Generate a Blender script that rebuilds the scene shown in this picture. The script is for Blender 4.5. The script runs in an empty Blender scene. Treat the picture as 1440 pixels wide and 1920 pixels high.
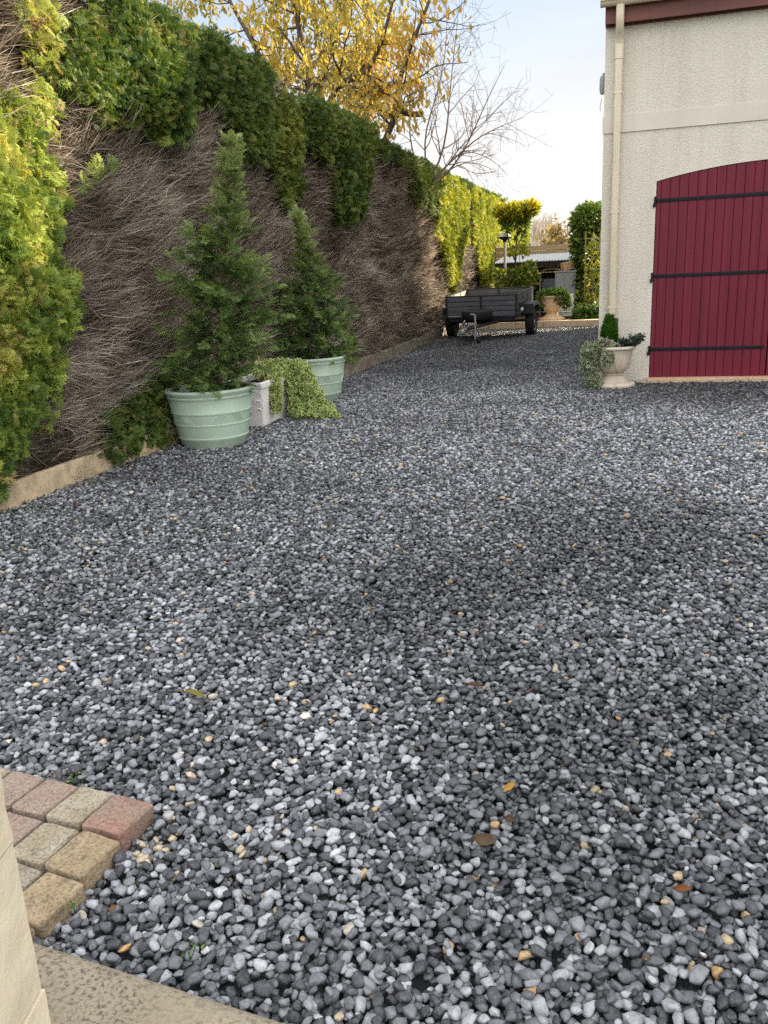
import bpy, bmesh, math, random
import numpy as np
from mathutils import Vector, Matrix, noise

rnd = random.Random(7)
RN = np.random.default_rng(11)
SC = bpy.context.scene
COL = SC.collection
R = math.radians

# ---------------------------------------------------------------- camera
CAM_H = 1.4
FPX = 1553.0                      # focal length in pixels of the 1440x1920 photograph
PITCH, ROLL, YAW = R(15.8415), R(-2.7191), R(-16.3771)
fwd = Vector((math.sin(YAW)*math.cos(PITCH), math.cos(YAW)*math.cos(PITCH), -math.sin(PITCH)))
rgt = Vector((math.cos(YAW), -math.sin(YAW), 0))
up = rgt.cross(fwd)
r2 = math.cos(ROLL)*rgt + math.sin(ROLL)*up
u2 = -math.sin(ROLL)*rgt + math.cos(ROLL)*up
cd = bpy.data.cameras.new('camera'); cam = bpy.data.objects.new('camera', cd); COL.objects.link(cam)
m3 = Matrix((r2, u2, -fwd)).transposed()
cam.matrix_world = Matrix.Translation((0, 0, CAM_H)) @ m3.to_4x4()
cd.sensor_fit = 'VERTICAL'; cd.sensor_height = 36.0; cd.sensor_width = 36.0
cd.lens = FPX/1920*36.0
cd.clip_start = 0.05; cd.clip_end = 3000
SC.camera = cam

# ---------------------------------------------------------------- light
SUN_EL, SUN_A = R(24.5), R(45.0)          # elevation; direction towards the sun, counted from +X to +Y
SUN_STRENGTH = 5.0
w = bpy.data.worlds.new('World'); SC.world = w; w.use_nodes = True
nt = w.node_tree; nt.nodes.clear()
def wn(t, **k):
    n = nt.nodes.new(t)
    for a, b in k.items(): setattr(n, a, b)
    return n
sky = wn('ShaderNodeTexSky', sky_type='NISHITA', sun_disc=False, sun_elevation=SUN_EL, sun_rotation=math.pi/2-SUN_A,
         altitude=100, air_density=1.0, dust_density=1.5, ozone_density=1.0)
tc = wn('ShaderNodeTexCoord'); sep = wn('ShaderNodeSeparateXYZ'); nt.links.new(tc.outputs['Generated'], sep.inputs[0])
def wmath(op, a, b=None, c=None):
    n = wn('ShaderNodeMath', operation=op)
    for i, v in enumerate((a, b, c)):
        if v is None: continue
        if isinstance(v, (int, float)): n.inputs[i].default_value = v
        else: nt.links.new(v, n.inputs[i])
    return n.outputs[0]
zc = wmath('ADD', wmath('MAXIMUM', sep.outputs['Z'], 0.0), 0.13)
comb = wn('ShaderNodeCombineXYZ')
nt.links.new(wmath('DIVIDE', sep.outputs['X'], zc), comb.inputs[0]); nt.links.new(wmath('DIVIDE', sep.outputs['Y'], zc), comb.inputs[1])
nz = wn('ShaderNodeTexNoise'); nz.inputs['Scale'].default_value = 0.42; nz.inputs['Detail'].default_value = 6; nz.inputs['Roughness'].default_value = 0.52
nz.inputs['Distortion'].default_value = 0.5
nt.links.new(comb.outputs[0], nz.inputs['Vector'])
# thin cloud sheet, bright near the horizon; added fill overhead and behind the photographer
low = wmath('MULTIPLY', wmath('SUBTRACT', 0.42, sep.outputs['Z']), 0.62)
cl = wmath('ADD', nz.outputs['Fac'], low)
mr = wn('ShaderNodeMapRange'); mr.inputs['From Min'].default_value = 0.22; mr.inputs['From Max'].default_value = 0.70
nt.links.new(cl, mr.inputs['Value'])
mix = wn('ShaderNodeMix', data_type='RGBA')
nt.links.new(mr.outputs[0], mix.inputs['Factor'])
hz = wn('ShaderNodeMapRange'); hz.interpolation_type = 'SMOOTHSTEP'; hz.inputs['From Min'].default_value = 0.06; hz.inputs['From Max'].default_value = 0.42
nt.links.new(sep.outputs['Z'], hz.inputs['Value'])
cc = wn('ShaderNodeMix', data_type='RGBA'); nt.links.new(hz.outputs[0], cc.inputs['Factor']); cc.inputs[6].default_value = (4.25, 4.2, 4.1, 1); cc.inputs[7].default_value = (1.95, 2.38, 3.0, 1)
nt.links.new(sky.outputs[0], mix.inputs[6]); nt.links.new(cc.outputs[2], mix.inputs[7])
over = wmath('SUBTRACT', wmath('ADD', wmath('MULTIPLY', sep.outputs['Z'], 1.0), wmath('MULTIPLY', nz.outputs['Fac'], 0.25)), wmath('MULTIPLY', sep.outputs['Y'], 0.55))
mr2 = wn('ShaderNodeMapRange'); mr2.interpolation_type = 'SMOOTHSTEP'; mr2.inputs['From Min'].default_value = 0.22; mr2.inputs['From Max'].default_value = 0.85
nt.links.new(over, mr2.inputs['Value'])
mix2 = wn('ShaderNodeMix', data_type='RGBA'); nt.links.new(mr2.outputs[0], mix2.inputs['Factor']); nt.links.new(mix.outputs[2], mix2.inputs[6]); mix2.inputs[7].default_value = (9.0, 9.1, 9.3, 1)
mix = mix2
bg = wn('ShaderNodeBackground'); bg.inputs['Strength'].default_value = 0.096
nt.links.new(mix.outputs[2], bg.inputs['Color'])
wo = wn('ShaderNodeOutputWorld'); nt.links.new(bg.outputs[0], wo.inputs[0])

sd = bpy.data.lights.new('sun', 'SUN'); so = bpy.data.objects.new('sun', sd); COL.objects.link(so)
sd.energy = SUN_STRENGTH; sd.angle = R(0.6); sd.color = (1.0, 0.87, 0.68)
sdir = Vector((math.cos(SUN_A)*math.cos(SUN_EL), math.sin(SUN_A)*math.cos(SUN_EL), math.sin(SUN_EL)))
so.rotation_euler = sdir.to_track_quat('Z', 'Y').to_euler(); so.location = (20, 20, 20)

SC.view_settings.view_transform = 'Standard'; SC.view_settings.look = 'None'
SC.view_settings.exposure = 1.43; SC.view_settings.gamma = 1.0; SC.view_settings.use_curve_mapping = False
SC.cycles.max_bounces = 8; SC.cycles.transparent_max_bounces = 8; SC.cycles.use_denoising = False
SC.cycles.sample_clamp_indirect = 6

# ---------------------------------------------------------------- helpers
def ray(px, py):
    return r2*((px-720)/FPX) - u2*((py-960)/FPX) + fwd
def at(px, py, Y):
    d = ray(px, py); return Vector((0, 0, CAM_H)) + d*(Y/d.y)
def gnd(px, py, z=0.0):
    d = ray(px, py); return Vector((0, 0, CAM_H)) + d*((z-CAM_H)/d.z)
def onX(px, py, X):
    d = ray(px, py); return Vector((0, 0, CAM_H)) + d*(X/d.x)

def tag(o, label=None, cat=None, group=None, kind=None):
    if label: o['label'] = label
    if cat: o['category'] = cat
    if group: o['group'] = group
    if kind: o['kind'] = kind
    return o
def thing(name, label, cat, loc=(0, 0, 0), rz=0.0, group=None):
    o = bpy.data.objects.new(name, None); COL.objects.link(o); o.location = loc; o.rotation_euler = (0, 0, rz)
    o.empty_display_size = 0.1
    return tag(o, label, cat, group)
def link(name, me, m, parent=None, smooth=False, label=None):
    if m is not None: me.materials.append(m)
    o = bpy.data.objects.new(name, me); COL.objects.link(o)
    if parent is not None: o.parent = parent
    if smooth: me.polygons.foreach_set('use_smooth', [True]*len(me.polygons))
    if label: o['label'] = label
    return o
def np_mesh(name, V, F, attrs=None):
    V = np.asarray(V, dtype=np.float32); F = np.asarray(F, dtype=np.int32)
    k = F.shape[1]
    me = bpy.data.meshes.new(name)
    me.vertices.add(len(V)); me.vertices.foreach_set('co', V.ravel())
    me.loops.add(F.size); me.loops.foreach_set('vertex_index', F.ravel())
    me.polygons.add(len(F)); me.polygons.foreach_set('loop_start', np.arange(0, F.size, k, dtype=np.int32))
    me.update(calc_edges=True)
    for n, a in (attrs or {}).items():
        at_ = me.attributes.new(n, 'FLOAT', 'POINT'); at_.data.foreach_set('value', np.asarray(a, dtype=np.float32))
    me.validate()
    return me

class MB:
    """collects boxes, tubes, lathes and prisms into one mesh"""
    def __init__(s): s.bm = bmesh.new()
    def box(s, x0, x1, y0, y1, z0, z1, bevel=0.0, T=None):
        t = bmesh.new(); bmesh.ops.create_cube(t, size=1)
        for v in t.verts:
            v.co = Vector(((x0+x1)/2+v.co.x*(x1-x0), (y0+y1)/2+v.co.y*(y1-y0), (z0+z1)/2+v.co.z*(z1-z0)))
        if bevel: bmesh.ops.bevel(t, geom=t.edges[:], offset=bevel, segments=2, profile=0.6, affect='EDGES')
        s._add(t, T); return s
    def _add(s, t, T=None):
        if T is not None: bmesh.ops.transform(t, matrix=T, verts=t.verts)
        me = bpy.data.meshes.new('tmp'); t.to_mesh(me); t.free(); s.bm.from_mesh(me); bpy.data.meshes.remove(me)
    def tube(s, pts, r, n=8, T=None, cap=True):
        pts = [Vector(p) for p in pts]; t = bmesh.new(); rings = []
        rr = r if isinstance(r, (list, tuple)) else [r]*len(pts)
        prev = None
        for i, p in enumerate(pts):
            d = (pts[min(i+1, len(pts)-1)]-pts[max(i-1, 0)]).normalized()
            ref = prev if prev is not None else (Vector((0, 0, 1)) if abs(d.z) < .9 else Vector((1, 0, 0)))
            a = d.cross(ref).normalized(); b = a.cross(d).normalized(); prev = b
            rings.append([t.verts.new(p+(a*math.cos(q)+b*math.sin(q))*rr[i]) for q in [2*math.pi*k/n for k in range(n)]])
        for i in range(len(rings)-1):
            for k in range(n):
                t.faces.new((rings[i][k], rings[i][(k+1) % n], rings[i+1][(k+1) % n], rings[i+1][k]))
        if cap:
            t.faces.new(rings[0][::-1]); t.faces.new(rings[-1])
        s._add(t, T); return s
    def lathe(s, prof, n=48, c=(0, 0, 0), axis='Z', wob=None):
        t = bmesh.new(); rings = []
        for r, z in prof:
            ring = []
            for k in range(n):
                q = 2*math.pi*k/n; rr = r*(1+(wob(q, z) if wob else 0))
                p = (rr*math.cos(q), rr*math.sin(q), z)
                if axis == 'X': p = (p[2], p[0], p[1])
                if axis == 'Y': p = (p[0], p[2], p[1])
                ring.append(t.verts.new((p[0]+c[0], p[1]+c[1], p[2]+c[2])))
            rings.append(ring)
        for i in range(len(rings)-1):
            for k in range(n):
                t.faces.new((rings[i][k], rings[i][(k+1) % n], rings[i+1][(k+1) % n], rings[i+1][k]))
        t.faces.new(rings[0][::-1]); t.faces.new(rings[-1])
        bmesh.ops.recalc_face_normals(t, faces=t.faces)
        s._add(t); return s
    def prism(s, poly, a, b, axis='Y', T=None):
        """poly in the plane across 'axis', extruded from a to b"""
        t = bmesh.new()
        def mk(p, q):
            return {'Y': (p[0], q, p[1]), 'X': (q, p[0], p[1]), 'Z': (p[0], p[1], q)}[axis]
        A = [t.verts.new(mk(p, a)) for p in poly]; B = [t.verts.new(mk(p, b)) for p in poly]
        t.faces.new(A); t.faces.new(B[::-1])
        n = len(poly)
        for i in range(n): t.faces.new((A[i], A[(i+1) % n], B[(i+1) % n], B[i]))
        bmesh.ops.recalc_face_normals(t, faces=t.faces)
        s._add(t, T); return s
    def build(s, name, m, parent=None, smooth=False, label=None, T=None, angle=None):
        me = bpy.data.meshes.new(name)
        if T is not None: bmesh.ops.transform(s.bm, matrix=T, verts=s.bm.verts)
        s.bm.to_mesh(me); s.bm.free()
        o = link(name, me, m, parent, False, label)
        if smooth:
            me.polygons.foreach_set('use_smooth', [True]*len(me.polygons))
            me.set_sharp_from_angle(angle=angle or R(38))
        return o
def bb(*a, **k): return MB().box(*a, **k)

# ---------------------------------------------------------------- materials
def newmat(name):
    m = bpy.data.materials.new(name); m.use_nodes = True; m.node_tree.nodes.clear(); return m
class NB:
    def __init__(s, m): s.t = m.node_tree
    def n(s, t, ins=None, **k):
        n = s.t.nodes.new(t)
        for a, b in k.items(): setattr(n, a, b)
        for a, b in (ins or {}).items():
            if hasattr(b, 'is_output') or isinstance(b, bpy.types.NodeSocket): s.t.links.new(b, n.inputs[a])
            else: n.inputs[a].default_value = b
        return n
    def ramp(s, fac, stops, interp='LINEAR'):
        n = s.t.nodes.new('ShaderNodeValToRGB'); cr = n.color_ramp; cr.interpolation = interp
        while len(cr.elements) < len(stops): cr.elements.new(0.5)
        for e, (p, c) in zip(cr.elements, stops): e.position = p; e.color = (*c, 1)
        s.t.links.new(fac, n.inputs[0]); return n.outputs[0]
    def mixc(s, fac, a, b, mode='MIX'):
        n = s.t.nodes.new('ShaderNodeMix'); n.data_type = 'RGBA'; n.blend_type = mode
        for i, v in ((0, fac), (6, a), (7, b)):
            if isinstance(v, bpy.types.NodeSocket): s.t.links.new(v, n.inputs[i])
            elif i == 0: n.inputs[0].default_value = v
            else: n.inputs[i].default_value = (*v, 1) if len(v) == 3 else v
        return n.outputs[2]
    def math(s, op, a, b=0.0):
        n = s.t.nodes.new('ShaderNodeMath'); n.operation = op
        for i, v in ((0, a), (1, b)):
            if isinstance(v, bpy.types.NodeSocket): s.t.links.new(v, n.inputs[i])
            else: n.inputs[i].default_value = v
        return n.outputs[0]
    def out(s, sh, disp=None):
        o = s.t.nodes.new('ShaderNodeOutputMaterial'); s.t.links.new(sh, o.inputs[0])
def sc3(c, f): return tuple(max(0, min(1, x*f)) for x in c)
def pmat(name, col, rough=0.6, var=0.25, scale=6.0, detail=5, bump=0.0, bscale=40.0, metal=0.0, spec=0.4, stain=None, stain_amt=0.5, stain_scale=2.0, stretch=(1, 1, 1), bdist=0.01, coat=0.0):
    m = newmat(name); b = NB(m)
    tc = b.n('ShaderNodeTexCoord'); mp = b.n('ShaderNodeMapping', {'Vector': tc.outputs['Object'], 'Scale': stretch})
    n1 = b.n('ShaderNodeTexNoise', {'Vector': mp.outputs[0], 'Scale': scale, 'Detail': detail, 'Roughness': 0.6})
    c = b.ramp(n1.outputs['Fac'], [(0.3, sc3(col, 1-var)), (0.5, col), (0.7, sc3(col, 1+var))])
    if stain:
        n2 = b.n('ShaderNodeTexNoise', {'Vector': mp.outputs[0], 'Scale': stain_scale, 'Detail': 8, 'Roughness': 0.7})
        f = b.ramp(n2.outputs['Fac'], [(0.48, (0, 0, 0)), (0.62, (1, 1, 1))])
        c = b.mixc(b.math('MULTIPLY', f, stain_amt), c, stain)
    p = b.n('ShaderNodeBsdfPrincipled', {'Base Color': c, 'Roughness': rough, 'Metallic': metal, 'Specular IOR Level': spec, 'Coat Weight': coat})
    if bump:
        n3 = b.n('ShaderNodeTexNoise', {'Vector': mp.outputs[0], 'Scale': bscale, 'Detail': 4, 'Roughness': 0.6})
        bp = b.n('ShaderNodeBump', {'Height': n3.outputs['Fac'], 'Strength': bump, 'Distance': bdist})
        b.t.links.new(bp.outputs[0], p.inputs['Normal'])
    b.out(p.outputs[0]); return m
def leafmat(name, stops, trans=0.35, rough=0.5, edge=None, spec=0.25):
    """foliage: 'tint' (per spray) drives the ramp; optional pale leaf margin from 'edge'"""
    m = newmat(name); b = NB(m)
    a = b.n('ShaderNodeAttribute', attribute_name='tint')
    c = b.ramp(a.outputs['Fac'], stops)
    if edge:
        e = b.n('ShaderNodeAttribute', attribute_name='edge')
        f = b.ramp(e.outputs['Fac'], [(0.45, (0, 0, 0)), (0.7, (1, 1, 1))])
        c = b.mixc(f, c, edge)
    p = b.n('ShaderNodeBsdfPrincipled', {'Base Color': c, 'Roughness': rough, 'Specular IOR Level': spec})
    t = b.n('ShaderNodeBsdfTranslucent', {'Color': b.mixc(0.5, c, b.mixc(1.0, c, (1.35, 1.3, 0.8), 'MULTIPLY'))})
    mx = b.n('ShaderNodeMixShader', {0: trans, 1: p.outputs[0], 2: t.outputs[0]})
    b.out(mx.outputs[0]); return m

M = {}
M['conc'] = pmat('lit_concrete_board', (0.58, 0.45, 0.28), 0.85, 0.22, 5, bump=0.35, bscale=60, stain=(0.20, 0.15, 0.09), stain_amt=0.5, stain_scale=3.0)  # tan carries the warm light on the near boards in its colour
M['conc_far'] = pmat('shaded_concrete_board', (0.27, 0.235, 0.18), 0.85, 0.25, 5, bump=0.35, bscale=60, stain=(0.10, 0.085, 0.06), stain_amt=0.7, stain_scale=3.0)  # greyer copy of the same concrete for the shaded stretch
M['pot'] = pmat('sage_plastic', (0.42, 0.535, 0.41), 0.42, 0.10, 3, spec=0.45, stain=(0.47, 0.565, 0.46), stain_amt=0.5, stain_scale=5)
M['soil'] = pmat('potting_soil', (0.035, 0.025, 0.018), 0.95, 0.4, 30, bump=0.8, bscale=60)
M['trough'] = pmat('white_stoneware', (0.90, 0.87, 0.83), 0.6, 0.03, 6, stain=(0.78, 0.73, 0.66), stain_amt=0.35, stain_scale=5)
M['cane'] = pmat('bamboo', (0.45, 0.33, 0.17), 0.5, 0.2, 20)
M['bark'] = pmat('conifer_bark', (0.12, 0.07, 0.05), 0.85, 0.3, 20, bump=0.5, bscale=60)
M['bark_tree'] = pmat('tree_bark', (0.085, 0.062, 0.045), 0.85, 0.35, 12, bump=0.6, bscale=30)
M['bark_bare'] = pmat('bare_twig_bark', (0.19, 0.145, 0.125), 0.8, 0.3, 8)
M['door'] = pmat('red_door_paint', (0.125, 0.008, 0.022), 0.5, 0.16, 3, spec=0.25, stretch=(4, 1, 0.12), stain=(0.16, 0.02, 0.035), stain_amt=0.35, stain_scale=6, bump=0.05, bscale=60)
M['iron'] = pmat('black_iron', (0.008, 0.008, 0.010), 0.6, 0.3, 20, spec=0.2, bump=0.1, bscale=80)
M['gutter'] = pmat('cream_pvc', (0.62, 0.545, 0.40), 0.4, 0.05, 3, spec=0.45, stain=(0.48, 0.42, 0.30), stain_amt=0.4, stain_scale=4, stretch=(1, 1, .3))
M['fascia'] = pmat('brown_fascia_wood', (0.12, 0.036, 0.026), 0.55, 0.3, 4, stretch=(0.4, 3, 3), bump=0.15, bscale=30)
M['tile'] = pmat('roof_tile', (0.30, 0.10, 0.06), 0.8, 0.3, 5, bump=0.3)
M['sill'] = pmat('peach_sill', (0.52, 0.33, 0.21), 0.7, 0.12, 10, bump=0.15)
M['sett'] = pmat('sett_stone', (0.34, 0.27, 0.20), 0.85, 0.25, 14, bump=0.4)
M['kerbstone'] = pmat('peach_kerb', (0.68, 0.52, 0.36), 0.75, 0.1, 6, bump=0.15, stain=(0.4, 0.28, 0.2), stain_amt=0.3)
M['urn'] = pmat('urn_stone', (0.56, 0.49, 0.40), 0.8, 0.16, 7, stain=(0.33, 0.26, 0.19), stain_amt=0.65, stain_scale=4, stretch=(1, 1, 0.35), bump=0.2, bscale=50)
M['urn_far'] = pmat('pale_terracotta', (0.74, 0.53, 0.34), 0.8, 0.1, 7)
M['plank'] = pmat('grey_wood_plank', (0.115, 0.12, 0.132), 0.7, 0.4, 4, stretch=(0.5, 0.5, 9), bump=0.2, bscale=12)
M['plank_in'] = pmat('plywood_lining', (0.40, 0.35, 0.27), 0.7, 0.2, 4, stretch=(0.6, 0.6, 5))
M['steel_black'] = pmat('black_steel', (0.016, 0.018, 0.022), 0.45, 0.3, 12, spec=0.5)
M['steel'] = pmat('galvanised_steel', (0.45, 0.46, 0.47), 0.45, 0.2, 20, metal=0.7)
M['rubber'] = pmat('tyre_rubber', (0.014, 0.014, 0.015), 0.8, 0.3, 20, bump=0.2)
M['lens'] = pmat('white_lens', (0.75, 0.72, 0.66), 0.2, 0.05, 5, spec=0.6)
M['fence'] = pmat('fence_wood', (0.31, 0.225, 0.13), 0.8, 0.3, 3, stretch=(0.6, 1, 8), bump=0.2)
M['shed_dark'] = pmat('dark_wood', (0.06, 0.045, 0.035), 0.85, 0.3, 4, stretch=(0.6, 1, 6))
M['shed_roof'] = pmat('grey_sheet_roof', (0.15, 0.17, 0.18), 0.5, 0.15, 3, stretch=(5, .5, 1), spec=0.4)
M['cab'] = pmat('grey_plastic', (0.24, 0.26, 0.27), 0.55, 0.08, 5)
M['whiteplastic'] = pmat('white_plastic', (0.80, 0.80, 0.78), 0.5, 0.06, 5)
M['card'] = pmat('cardboard', (0.42, 0.27, 0.15), 0.9, 0.12, 8)
M['frame'] = pmat('pale_wood', (0.36, 0.28, 0.18), 0.7, 0.15, 6)
M['barrow'] = pmat('dark_plastic', (0.03, 0.035, 0.045), 0.5, 0.2, 6)
M['trellis'] = pmat('trellis_wood', (0.25, 0.19, 0.10), 0.75, 0.2, 8)
M['lampglass'] = pmat('lamp_dome', (0.62, 0.64, 0.62), 0.25, 0.05, 4, spec=0.6)
M['bed'] = pmat('garden_soil', (0.075, 0.055, 0.04), 0.95, 0.4, 12, bump=0.8, bscale=25, bdist=0.03)
M['cream_wall'] = None

# ---------------------------------------------------------------- leaf / spray templates (local: axis +Y, face +Z)
def fern_template(n=6, w=0.030, spread=0.5, ang=40, seed=0, curve=.25, sub=2):
    r = random.Random(seed); V = []; F = []
    def lf(b, d, L, wd, zb):
        d = d.normalized(); q = Vector((-d.y, d.x, 0)); i = len(V)
        for p in (b, b+d*L*.5+q*wd, b+d*L, b+d*L*.5-q*wd): V.append((p.x, p.y, zb+p.y*p.y*-curve+r.uniform(-.015, .015)-abs(p.x)*.15))
        F.append((i, i+1, i+2, i+3))
    lf(Vector((0, 0, 0)), Vector((0, 1, 0)), .7, .014, 0)
    for k in range(n):
        t = .05+.80*k/n
        for sg in (-1, 1):
            L = (spread*(1-t)+.14)*r.uniform(.7, 1.2); a = R(ang+r.uniform(-12, 12)); d = Vector((sg*math.sin(a), math.cos(a), 0)); b0 = Vector((0, t+r.uniform(-.03, .03), 0)); zb = r.uniform(-.05, .05)
            lf(b0, d, L, w*1.15, zb)
            for j in range(sub):
                f = .3+.4*j/max(1, sub-1)
                for s2 in (-1, 1):
                    a2 = a*sg+s2*R(38); lf(b0+d*L*f, Vector((math.sin(a2), math.cos(a2), 0)), L*(.55-.2*f)+.03, w*.9, zb)
    lf(Vector((0, .6, 0)), Vector((0, 1, 0)), .4, w*1.2, 0)
    return np.array(V), np.array(F)
SPRAYS = [fern_template(5, .034, .52, 40, q, .25, 2) for q in range(4)]
SPRAYS_LACE = [fern_template(6, .022, .46, 46, 20+q, .35, 1) for q in range(4)]
SPRAYS_FINE = [fern_template(4, .05, .45, 40, 40+q, .2, 1) for q in range(3)]
def leaf_template(w=0.3, fold=0.12, curve=0.25, margin=False):
    if not margin:
        V = [(0, 0, 0), (0, .35, 0), (0, .7, 0), (0, 1, 0)]; ls = [(w, .30, 1), (w*.85, .65, 1)]
        P = [(0, 0, 0), (-w*.8, .28, fold), (-w*.9, .6, fold), (0, 1, 0), (w*.9, .6, fold), (w*.8, .28, fold), (0, .28, 0), (0, .6, 0)]
        F = [(0, 6, 1, 0), ]
        V = [(x, y, z-curve*y*y) for x, y, z in P]
        F = [(0, 6, 7, 1), (1, 7, 3, 2), (0, 5, 7, 6), (5, 4, 3, 7)]
        F = [(0, 6, 1, 1)]
        # tri list
        T = [(0, 6, 1), (1, 6, 7), (1, 7, 2), (2, 7, 3), (0, 5, 6), (5, 7, 6), (5, 4, 7), (4, 3, 7)]
        return np.array(V), np.array(T)
    n = 8; P = [(0, .5, 0)]; E = [0.0]
    for rr, e in ((.62, .35), (1.0, 1.0)):
        for k in range(n):
            q = 2*math.pi*k/n; x = w*math.cos(q)*rr; y = .5+.5*math.sin(q)*rr
            P.append((x, y, abs(x)*fold*2 - curve*y*y)); E.append(e)
    T = []
    for k in range(n):
        a, b = 1+k, 1+(k+1) % n
        T.append((0, a, b)); T.append((a, a+n, b)); T.append((b, a+n, b+n))
    return np.array(P), np.array(T), np.array(E)
LEAF = [leaf_template(.22, .10, .2), leaf_template(.26, .06, .35), leaf_template(.19, .12, .1)]
LEAF_W = [leaf_template(.33, .10, .2), leaf_template(.38, .06, .3)]
LEAF_M = [leaf_template(.36, .12, .25, True), leaf_template(.42, .08, .1, True)]

def frames(d, roll, ref=(0, 0, 1)):
    """columns x,y(axis),z for arrays of axis directions"""
    d = d/np.linalg.norm(d, axis=1, keepdims=True)
    rf = np.broadcast_to(np.array(ref, float), d.shape)
    bad = np.abs((d*rf).sum(1)) > .97
    rf = np.where(bad[:, None], np.array([1., 0, 0]), rf)
    x = np.cross(d, rf); x /= np.linalg.norm(x, axis=1, keepdims=True)
    z = np.cross(x, d)
    c, s = np.cos(roll)[:, None], np.sin(roll)[:, None]
    return np.stack([x*c+z*s, d, -x*s+z*c], axis=2)
def stamp(templates, pos, d, size, tint, roll=None, ref=(0, 0, 1)):
    n = len(pos); pos = np.asarray(pos, float); d = np.asarray(d, float)
    size = np.broadcast_to(np.asarray(size, float), (n,)); tint = np.broadcast_to(np.asarray(tint, float), (n,))
    roll = RN.uniform(-.5, .5, n) if roll is None else np.broadcast_to(np.asarray(roll, float), (n,))
    fr = frames(d, roll, ref)
    which = RN.integers(0, len(templates), n)
    Vs, Fs, Ts, Es, off = [], [], [], [], 0
    for k, tp in enumerate(templates):
        V0, F0 = tp[0], tp[1]; idx = np.where(which == k)[0]
        if len(idx) == 0: continue
        P = np.einsum('nij,vj->nvi', fr[idx], V0)*size[idx][:, None, None]+pos[idx][:, None, :]
        nv = len(V0)
        Fs.append((F0[None]+(np.arange(len(idx))*nv)[:, None, None]).reshape(-1, F0.shape[1])+off)
        Vs.append(P.reshape(-1, 3)); Ts.append(np.repeat(tint[idx], nv)); off += nv*len(idx)
        Es.append(np.tile(tp[2], len(idx)) if len(tp) > 2 else np.zeros(nv*len(idx)))
    return np.concatenate(Vs), np.concatenate(Fs), {'tint': np.concatenate(Ts), 'edge': np.concatenate(Es)}
def foliage(name, parent, m, templates, pos, d, size, tint, roll=None, ref=(0, 0, 1), label=None):
    V, F, A = stamp(templates, pos, d, size, tint, roll, ref)
    return link(name, np_mesh(name, V, F, A), m, parent, label=label)
def unit(v): return v/np.linalg.norm(v, axis=-1, keepdims=True)
def rdir(n): return unit(RN.normal(size=(n, 3)))
def tubes(polys, n=5):
    """polys: list of (points, radii) -> V, F of open tubes, all in one array"""
    Vs, Fs, off = [], [], 0
    ang = 2*np.pi*np.arange(n)/n
    for pts, rr in polys:
        P = np.array([tuple(p) for p in pts], float); rr = np.asarray(rr, float); k = len(P)
        T = np.gradient(P, axis=0); T = T/np.maximum(np.linalg.norm(T, axis=1, keepdims=True), 1e-9)
        ref = np.array([0, 0, 1.]) if abs(T[:, 2]).mean() < .8 else np.array([1., 0, 0])
        A = np.cross(T, ref); A /= np.maximum(np.linalg.norm(A, axis=1, keepdims=True), 1e-9); B = np.cross(A, T)
        V = P[:, None]+rr[:, None, None]*(A[:, None]*np.cos(ang)[None, :, None]+B[:, None]*np.sin(ang)[None, :, None])
        i = np.arange(k-1)[:, None]*n; j = np.arange(n)[None]; j2 = (j+1) % n
        F = np.stack([i+j, i+j2, i+n+j2, i+n+j], axis=-1).reshape(-1, 4)+off
        Vs.append(V.reshape(-1, 3)); Fs.append(F); off += k*n
    return np.concatenate(Vs), np.concatenate(Fs)

#@@SETTING
# ---------------------------------------------------------------- ground
def grid_sheet(name, x0, x1, y0, y1, z, m, kind='structure'):
    me = np_mesh(name, [(x0, y0, z), (x1, y0, z), (x1, y1, z), (x0, y1, z)], [(0, 1, 2, 3)])
    return tag(link(name, me, m), kind=kind)
M['field'] = pmat('field_grass', (0.09, 0.11, 0.035), 0.95, 0.35, 0.15, bump=0.4, bscale=8)
grid_sheet('ground', -900, 900, -300, 1500, -0.14, M['field'])
M['grit'] = pmat('dark_grit', (0.05, 0.052, 0.056), 0.9, 0.4, 60, bump=0.8, bscale=120)
grid_sheet('gravel_bed', -4.3, 14, -2.0, 21.7, -0.05, M['grit'])
bedme = np_mesh('flower_bed', [(-4.6, 21.5, .14), (1.5, 21.5, .14), (1.5, 40, .14), (-4.6, 40, .14)], [(0, 1, 2, 3)])
tag(link('flower_bed', bedme, M['bed']), kind='structure')

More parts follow.
